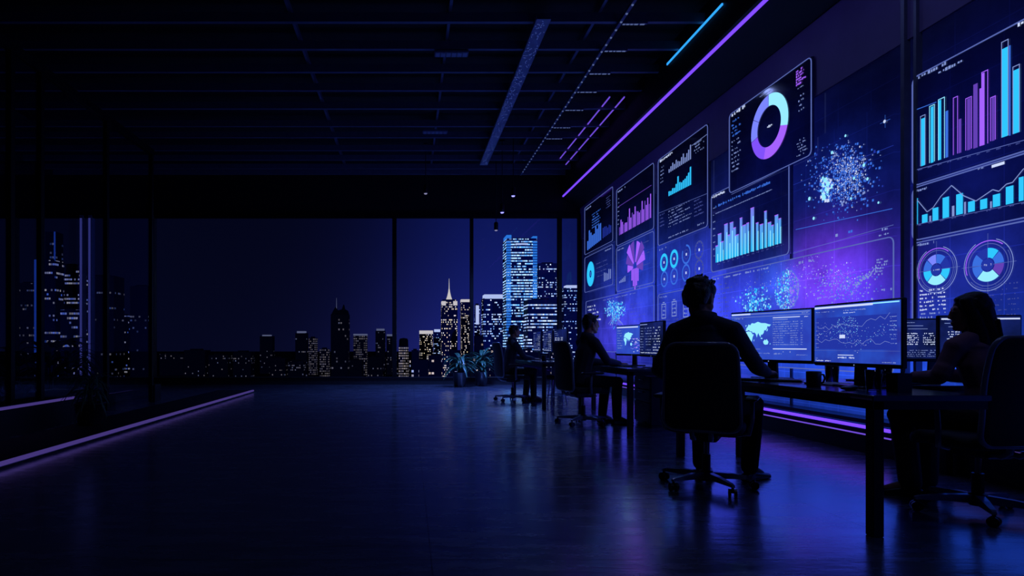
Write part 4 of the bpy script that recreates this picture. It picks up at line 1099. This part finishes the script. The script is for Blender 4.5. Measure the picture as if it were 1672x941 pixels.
MB().lathe(TPROF, n=28).build('glass_body', M['cup'], t, True); MB().lathe([(0, .008), (.0335, .008), (.038, .085), (0, .085)], n=24).build('drink', M['cup'], t, True)
for lab, x, y in (('clear tumbler behind the stand of the left big monitor', 2.90, 4.20), ('clear tumbler right of the right monitor stand beside the pen cup', 2.93, 3.78)):
    c = copy_tree(t); c.location = (x, y, DZ); relabel(c, lab)
t = thing('pen_cup', 'square dark pen cup at the right end of the front desk', 'pen cup', (2.72, 3.40, DZ))
b = MB(); b.box(-.04, .04, -.04, .04, 0, .006)
for x0, x1, y0, y1 in ((-.04, .04, -.04, -.036), (-.04, .04, .036, .04), (-.04, -.036, -.036, .036), (.036, .04, -.036, .036)): b.box(x0, x1, y0, y1, .006, .105)
b.build('cup', M['plastic'], t)
for k, (x, y, dx, dy) in enumerate(((-.01, .01, -.02, .015), (.012, -.008, .02, .01), (.0, .02, .012, -.03))):
    MB().bar((x, y, .008), (x+dx, y+dy, .13), .004).build('pen', M['rim'], t)
for i, (x, y, rz, lab) in enumerate(((3.36, 4.42, .3, 'loose paper sheets on the return desk left of the woman\'s hands'), (2.78, 3.98, .1, 'paper pad on the front desk between the two monitor stands'))):
    t = thing('paper_stack', lab, 'paper', (x+(.0 if i == 0 else .02), y+(.0 if i == 0 else .06), DZ), rz)
    MB().cbox(-.10, .10, -.14, .14, 0, .008, .002).build('pad', M['paper'], t)
    o = MB().box(-.105, .105, -.148, .148, .0082, .0095).build('sheet', M['paper'], t); o.rotation_euler = (0, 0, .12)
t = thing('smartphone', 'black smartphone lying on the middle desk end', 'smartphone', (2.60, 6.95, DZ), .3)
MB().cbox(-.037, .037, -.075, .075, 0, .008, .003).build('body', M['plastic'], t); MB().box(-.033, .033, -.070, .070, .008, .0086).build('screen', M['rim'], t)
t = thing('mug', 'small dark mug on the far desk beside the monitors', 'mug', (2.25, 10.2, DZ))
MB().lathe([(0, 0), (.036, 0), (.040, .004), (.042, .095), (.0385, .097), (.036, .012), (0, .010)], n=20).build('cup', M['pot'], t, True)
MB().tube([(.040, 0, .078), (.062, 0, .076), (.070, 0, .052), (.060, 0, .028), (.039, 0, .022)], .006, 8).build('handle', M['pot'], t, True)

# ------------------------------------------------------------------ plants
def leaf(b, base, az, L, w, rise, droop, fold=.25, n=8):
    """one arching blade"""
    d = Vector((math.cos(az), math.sin(az), 0)); sd = Vector((-d.y, d.x, 0)); vs = []; fs = []
    for i in range(n+1):
        t = i/n; c = Vector(base)+d*(L*t*(1-.15*t*droop))+Vector((0, 0, rise*t-droop*t*t*L))
        ww = w*math.sin(PI*min(1, (t*.92+.08)))**.8*(1-.25*t); up = Vector((0, 0, ww*fold))
        vs += [c-sd*ww+up, c, c+sd*ww+up]
    for i in range(n): a = i*3; fs += [(a, a+1, a+4, a+3), (a+1, a+2, a+5, a+4)]
    b.add(vs, fs)
def plant(label, x, y, z, pr, ph, n, L, w, h, name='potted_plant', pot=True, stems=5, seed=1, droop=(.5, 1.0)):
    rr = random.Random(seed); t = thing(name, label, 'plant', (x, y, z))
    if pot:
        MB().lathe([(0, 0), (pr*.72, 0), (pr*.78, .01), (pr, ph*.93), (pr*1.04, ph*.94), (pr*1.04, ph), (pr*.93, ph), (pr*.9, ph*.9), (0, ph*.9)], n=28).build('pot', M['pot'], t, True)
        MB().lathe([(0, ph*.88), (pr*.88, ph*.88), (pr*.88, ph*.905), (0, ph*.92)], n=20).build('soil', M['soil'], t)
    b = MB(); st = MB()
    for k in range(stems):
        a = rr.uniform(0, 2*PI); q = pr*.4*rr.random(); x0, y0 = q*math.cos(a), q*math.sin(a)
        st.tube([(x0, y0, ph*.88), (x0*1.6, y0*1.6, ph+h*.35), (x0*2.2, y0*2.2, ph+h*.7)], [.012, .009, .005], 6)
    for k in range(n):
        a = rr.uniform(0, 2*PI); zz = ph+h*rr.uniform(.0, .7)*(1 if stems else .15); q = pr*.35*rr.random()
        leaf(b, (q*math.cos(a), q*math.sin(a), zz), a+rr.uniform(-.4, .4), L*rr.uniform(.7, 1.15), w*rr.uniform(.7, 1.2), h*rr.uniform(.25, .75), rr.uniform(*droop))
    st.build('stem', M['stem'], t); 
    me = b.build('foliage', M['leaf'], t, True); md = me.modifiers.new('thickness', 'SOLIDIFY'); md.thickness = .002
    return t
plant('small potted plant with arching narrow leaves at the end of the ledge', -3.88, 7.45, .035, .17, .27, 60, .34, .016, .42, seed=3, stems=4, droop=(.7, 1.4))
plant('large broad-leaved plant behind the glass left of the small pot', -5.05, 8.6, .30, .20, .10, 26, .55, .075, .85, 'broad_leaf_plant', False, 6, 5)
plant('bushy feathery plant in the planter behind the small pot', -4.98, 7.65, .33, .18, .10, 70, .45, .028, .62, 'bushy_plant', False, 6, 8)
plant('dark shrub in the planter at the left edge of the picture', -5.2, 7.3, .33, .22, .10, 60, .48, .04, .66, 'shrub', False, 6, 11)
plant('tall spiky plant behind the glass beside the window posts', -5.15, 9.3, .30, .18, .10, 50, .55, .026, .70, 'bushy_plant', False, 5, 14)
plant('potted plant in dark pot before the window left of the farthest man', 1.22, 14.75, 0, .17, .36, 60, .45, .045, .50, seed=21)
plant('second potted plant at the window, nearest the farthest man\'s chair', 1.78, 15.1, 0, .17, .36, 60, .45, .045, .58, seed=25)

# ------------------------------------------------------------------ the city outside
CM = {
 'cyan': city_mat('tower_cyan_windows', '#4aa4ff', '#c4e2ff', '#0c2f88', 1.3, 2.7, .62, .78, 1.6, (.86, .46)),
 'blue': city_mat('tower_blue_windows', '#6aa2ff', '#dce8ff', '#0c2270', 1.5, 2.5, .42, .55, 1.25, (.8, .5)),
 'bluer': city_mat('tower_bright_rows', '#5f9cff', '#e4eeff', '#0d2878', 1.6, 2.9, .5, .85, 1.3, (.9, .42)),
 'warm': city_mat('tower_warm_windows', '#ffe0b8', '#e8e0f0', '#121c58', 1.5, 2.7, .36, .3, 1.1, (.6, .55)),
 'grid': city_mat('block_lit_grid', '#cfc4d8', '#f0d8c8', '#12153c', 3.0, 4.2, .75, .2, .50, (.6, .5)),
 'griddim': city_mat('block_dim_grid', '#a8a4c8', '#cdbcb8', '#0b0d26', 3.0, 4.2, .62, .25, .20, (.6, .5)),
 'dim': city_mat('tower_dim_windows', '#9aa6dc', '#cdbcc0', '#070a20', 2.8, 4.2, .22, .4, .22, (.6, .5)),
 'left': city_mat('tower_left_rows', '#4f78e8', '#d8c8b8', '#08123e', 2.0, 4.2, .40, .72, .62, (.85, .45)),
 'leftdim': city_mat('tower_left_dim', '#5070c0', '#b8a898', '#070d2c', 2.4, 4.4, .26, .6, .32, (.8, .45)),
 'low': city_mat('lowrise_windows', '#a8bcff', '#ffdcc0', '#0a1240', 1.9, 2.4, .22, .3, .8, (.7, .5)),
}
M['crown'] = glow('lit_crown', '#c8d4ff', .85); M['crown_w'] = glow('lit_crown_warm', '#e8dcd8', .8); M['crown_d'] = glow('dim_crown', '#8a90b8', .35)
M['fin'] = glow('cyan_fin', '#2f86f0', .8); M['fin_d'] = glow('left_fin', '#2c54c8', .45); M['roofdark'] = surf('dark_roof', '#080b1c', .8, 0, .05)
M['spirelit'] = glow('lit_spire', '#f2e6dc', .75)
GZ = -60.0
def tower(name, label, px0, px1, top, D, mk, cat='skyscraper', crown=None, extra=None, group='city buildings outside the windows', depth=None):
    k = FPX/D; w = (px1-px0)/k; x = ((px0+px1)/2-VX)/k; zt = 1+(VY-top)/k; h = zt-GZ; dp = depth or w*.8
    base = MB(); base.cbox(-w/2, w/2, -dp/2, dp/2, 0, h, min(.6, w*.03))
    o = base.build(name, CM[mk]); o.location = (x, D+dp/2, GZ); tag(o, label, cat, group)
    if crown: 
        ch, m, ins = crown; MB().box(-w/2*ins, w/2*ins, -dp/2-.3, dp/2*ins, h-ch*.1, h+ch/k).build('lit_crown', M[m], o)
    else:
        MB().box(-w*.28, w*.22, -dp*.25, dp*.25, h, h+2.2/k).build('roof_plant', M['roofdark'], o)
    if extra: extra(o, w, dp, h, k)
    return o
def fins(o, w, dp, h, k):
    m = 'fin'
    for s_, t_ in ((-1, 1.0), (1, 3.0)):
        x0 = s_*w/2; b = MB(); rows = int(h/2.6)
        for i in range(rows):
            z = i*2.6
            if z > h+ .5: break
            if z < h-46*2 and R.random() < .6: continue
            b.box(min(x0, x0-s_*w*.14), max(x0, x0-s_*w*.14), -dp/2-.5, -dp/2+2, z, z+1.7)
        b.build('light_fin', M[m], o)
    MB().box(-w*.5, -w*.34, -dp/2-.4, dp*.3, h, h+5/k).build('roof_plant', M['fin'], o); MB().box(w*.36, w*.5, -dp/2-.4, dp*.3, h, h+3/k).build('roof_plant', M['fin'], o)
    MB().box(-w*.2, w*.2, -dp/2-.25, -dp/2+.2, h-11/k, h-8.5/k).build('sign_light', M['crown'], o)
def spire(o, w, dp, h, k):
    MB().box(-w*.42, w*.42, -dp*.42, dp*.42, h, h+7/k).build('setback', CM['warm'], o)
    for s_ in (-1, 1): MB().box(s_*w*.36-w*.13, s_*w*.36+w*.13, -dp/2-.3, dp*.3, h-3/k, h+4/k).build('lit_corner', M['crown_w'], o)
    MB().lathe([(0, 0), (w*.20, 0), (w*.12, 6/k), (w*.06, 13/k), (w*.035, 18/k), (0, 18/k)], (0, 0, h+7/k), 8).build('lantern', M['spirelit'], o)
    MB().bar((0, 0, h+25/k), (0, 0, h+42/k), w*.028, w*.008, 6).build('spire', M['spirelit'], o)
def antenna(o, w, dp, h, k):
    MB().prism([(-w*.48, h), (w*.48, h), (w*.42, h+6/k), (w*.25, h+9/k), (w*.2, h+16/k), (w*.1, h+8/k), (-w*.15, h+6/k), (-w*.25, h+12/k), (-w*.4, h+5/k)], -dp*.3, dp*.3).build('crown', M['roofdark'], o)
    MB().bar((-w*.22, 0, h), (-w*.22, 0, h+27/k), w*.02, w*.008, 6).build('antenna', M['crown_d'], o)
def upper(o, w, dp, h, k):
    MB().box(-w*.02, w*.48, -dp*.4, dp*.4, h, h+46/k).build('upper_storeys', CM['leftdim'], o); MB().box(w*.40, w*.47, -dp*.42, dp*.2, h, h+46/k).build('light_fin', M['fin_d'], o)
    MB().box(-w*.5, -w*.40, -dp/2-.3, -dp/2+1, h*.35, h).build('light_fin', M['fin_d'], o)
T = tower
T('skyscraper', 'tallest tower outside, glowing with cyan edges and white window rows', 827, 877, 389, 600, 'cyan', extra=fins)
T('skyscraper', 'dark flat-topped tower right behind the glowing cyan-edged tower', 879, 914, 430, 680, 'blue')
T('office_tower', 'lower block with bright window rows beside the glowing tower', 862, 913, 489, 560, 'bluer')
T('office_tower', 'blue-lit tower at the corner beyond the last window post', 921, 946, 470, 700, 'blue', crown=(4, 'crown', .7))
T('office_tower', 'square tower with white lit crown left of the glowing tower', 789, 823, 487, 640, 'blue', crown=(6, 'crown', .88))
T('skyscraper', 'stepped tower with lit spire and warm windows', 721, 747, 496, 760, 'warm', extra=spire)
T('office_tower', 'tower with lit cornice right of the spired tower', 753, 773, 493, 820, 'warm', crown=(4, 'crown_w', 1.0))
T('office_tower', 'slim tower with a tall white lit face', 775, 784, 498, 900, 'blue', extra=lambda o, w, dp, h, k: MB().box(-w*.3, w*.3, -dp/2-.4, -dp/2+.2, h-32/k, h-1/k).build('lit_face', M['crown'], o))
T('apartment_block', 'block with wide white lit crown left of the spired tower', 685, 707, 545, 900, 'warm', cat='building', crown=(5, 'crown_w', 1.0))
T('apartment_block', 'small tower with bright cap touching the spired tower', 708, 720, 542, 980, 'blue', cat='building', crown=(4, 'crown', .8))
T('skyscraper', 'dark tower with thin antenna standing alone in the distance', 540, 569, 513, 800, 'dim', extra=antenna)
T('apartment_block', 'dim slab with a pale top, second left of the dark antenna tower', 482, 501, 544, 1200, 'dim', cat='building', crown=(3, 'crown_d', .7))
T('apartment_block', 'pale narrow lit block left of the dark antenna tower', 504, 517, 552, 1250, 'griddim', cat='building')
T('apartment_block', 'low lit block touching the left of the dark antenna tower', 522, 537, 570, 1100, 'griddim', cat='building')
T('apartment_block', 'broad pale block with lit grid right of the antenna tower', 577, 599, 548, 1150, 'griddim', cat='building', crown=(2.5, 'crown_d', 1.0))
T('apartment_block', 'slim dim tower with lit top, left of the tall window post', 613, 629, 540, 1200, 'dim', cat='building', crown=(3, 'crown_d', .8))
T('apartment_block', 'dim narrow tower touching the tall window post', 631, 642, 549, 1250, 'dim', cat='building', crown=(3, 'crown_d', .9))
T('apartment_block', 'small bright block with round top right of the tall window post', 651, 667, 565, 1000, 'grid', cat='building', extra=lambda o, w, dp, h, k: MB().lathe([(0, 0), (w*.48, 0), (w*.46, 9/k), (w*.38, 12/k), (0, 13/k)], (0, 0, h), 16).build('roof_drum', M['roofdark'], o))
T('apartment_block', 'faint lone block far left of the antenna tower', 424, 445, 549, 1300, 'dim', cat='building', crown=(2, 'crown_d', .6))
T('skyscraper', 'blue-lit tower with thin upper storeys behind the left plants', 56, 90, 424, 600, 'left', extra=upper)
T('office_tower', 'broad tower with lit rows right of the left skyscraper', 88, 130, 432, 660, 'left')
T('office_tower', 'dim tower with few lit rows right of the bright window posts', 139, 186, 450, 700, 'leftdim')
T('office_tower', 'dark slab left of the blue-lit left skyscraper', 28, 55, 462, 720, 'leftdim')
T('office_tower', 'dark tower just left of the thick far-left window post', 212, 243, 467, 720, 'leftdim')
T('apartment_block', 'low lit block between dark towers at the left', 186, 210, 515, 780, 'left', cat='building')
T('apartment_block', 'low block at the foot of the left skyscraper', 98, 128, 505, 560, 'left', cat='building')
# low-rise quarter below the towers
spots = [(672, 684, 572), (668, 700, 588), (700, 722, 580), (735, 752, 572), (748, 778, 582), (775, 789, 548), (776, 800, 575), (797, 826, 568), (815, 842, 578), (846, 880, 572), (878, 905, 580), (905, 935, 570), (640, 670, 590), (600, 625, 583), (570, 592, 588), (440, 466, 585), (470, 496, 590), (380, 410, 575), (340, 372, 580), (300, 335, 572), (260, 300, 578)]
for i, (a, c, y) in enumerate(spots):
    side = ('below the spired tower' if 690 < a < 790 else 'below the glowing tower' if a >= 790 else 'near the tall window post' if a > 560 else 'in the dark far left skyline')
    T('lowrise_building', f'low building with scattered lit windows {side}', a, c, y, 330+i*14 if a > 640 else 930+i*14, 'low' if a > 640 else 'dim', cat='building', group='low buildings '+side)
struct(MB().box(-4000, 4000, 120, 6000, GZ-1, GZ).build('ground', M['ground']))

# ------------------------------------------------------------------ sky
w = bpy.data.worlds.new('night_sky'); sc.world = w; w.use_nodes = True; t = NT(w.node_tree)
out = t.n('ShaderNodeOutputWorld'); bg = t.n('ShaderNodeBackground')
d = t.n('ShaderNodeTexCoord').outputs['Generated']; x, y, z = t.sep(d)
el = t.m('MAXIMUM', z, 0.0)
az = t.m('ARCTAN2', x, y)
near_ = t.m('POWER', 2.718, t.m('MULTIPLY', t.m('POWER', t.m('ABSOLUTE', t.m('DIVIDE', t.m('SUBTRACT', az, .17), .17)), 2.0), -1.0))
wide = t.m('POWER', 2.718, t.m('MULTIPLY', t.m('POWER', t.m('ABSOLUTE', t.m('DIVIDE', t.m('SUBTRACT', az, .10), .20)), 2.0), -1.0))
hz = t.m('POWER', 2.718, t.m('DIVIDE', el, -.13)); hi = t.m('POWER', 2.718, t.m('DIVIDE', el, -.30))
c = t.vm('SCALE', (.004, .012, .155), scale=t.m('MULTIPLY', near_, hi))
c = t.vm('ADD', c, t.vm('SCALE', (.008, .007, .05), scale=t.m('MULTIPLY', wide, hz)))
c = t.vm('ADD', c, t.vm('SCALE', (.0010, .0012, .006), scale=hi))
c = t.vm('ADD', c, (.0007, .0012, .0065))
front = t.m('GREATER_THAN', y, 0.0)
t.put(bg.inputs[0], t.vm('SCALE', c, scale=front)); bg.inputs[1].default_value = 1.0
t.put(out.inputs[0], bg.outputs[0])

facade_fill = bpy.data.lights.new('facade_fill', 'SUN'); facade_fill.energy = .55; facade_fill.color = (.25, .40, 1.0); facade_fill.angle = .01  # added blue sun lamp, stands in for city glow on the facades
mo = bpy.data.objects.new('facade_fill', facade_fill); COL.objects.link(mo); mo.rotation_euler = (math.radians(72), 0, math.radians(12)); struct(mo)
# ------------------------------------------------------------------ camera
cam = bpy.data.cameras.new('camera'); co = bpy.data.objects.new('camera', cam); COL.objects.link(co)
co.location = (0, 0, 1.0); co.rotation_euler = (PI/2, 0, 0)
cam.sensor_width = 36; cam.sensor_fit = 'HORIZONTAL'; cam.lens = 36*FPX/1672
cam.shift_x = (836-VX)/1672; cam.shift_y = (VY-470.5)/1672; cam.clip_end = 9000; cam.clip_start = .05
sc.camera = co
vs = sc.view_settings; vs.view_transform = 'Standard'; vs.look = 'None'; vs.gamma = 1; vs.exposure = 0; vs.use_curve_mapping = False
cy = sc.cycles; cy.use_denoising = True; cy.sample_clamp_indirect = 4.0; cy.max_bounces = 8; cy.diffuse_bounces = 3; cy.glossy_bounces = 4; cy.transparent_max_bounces = 16
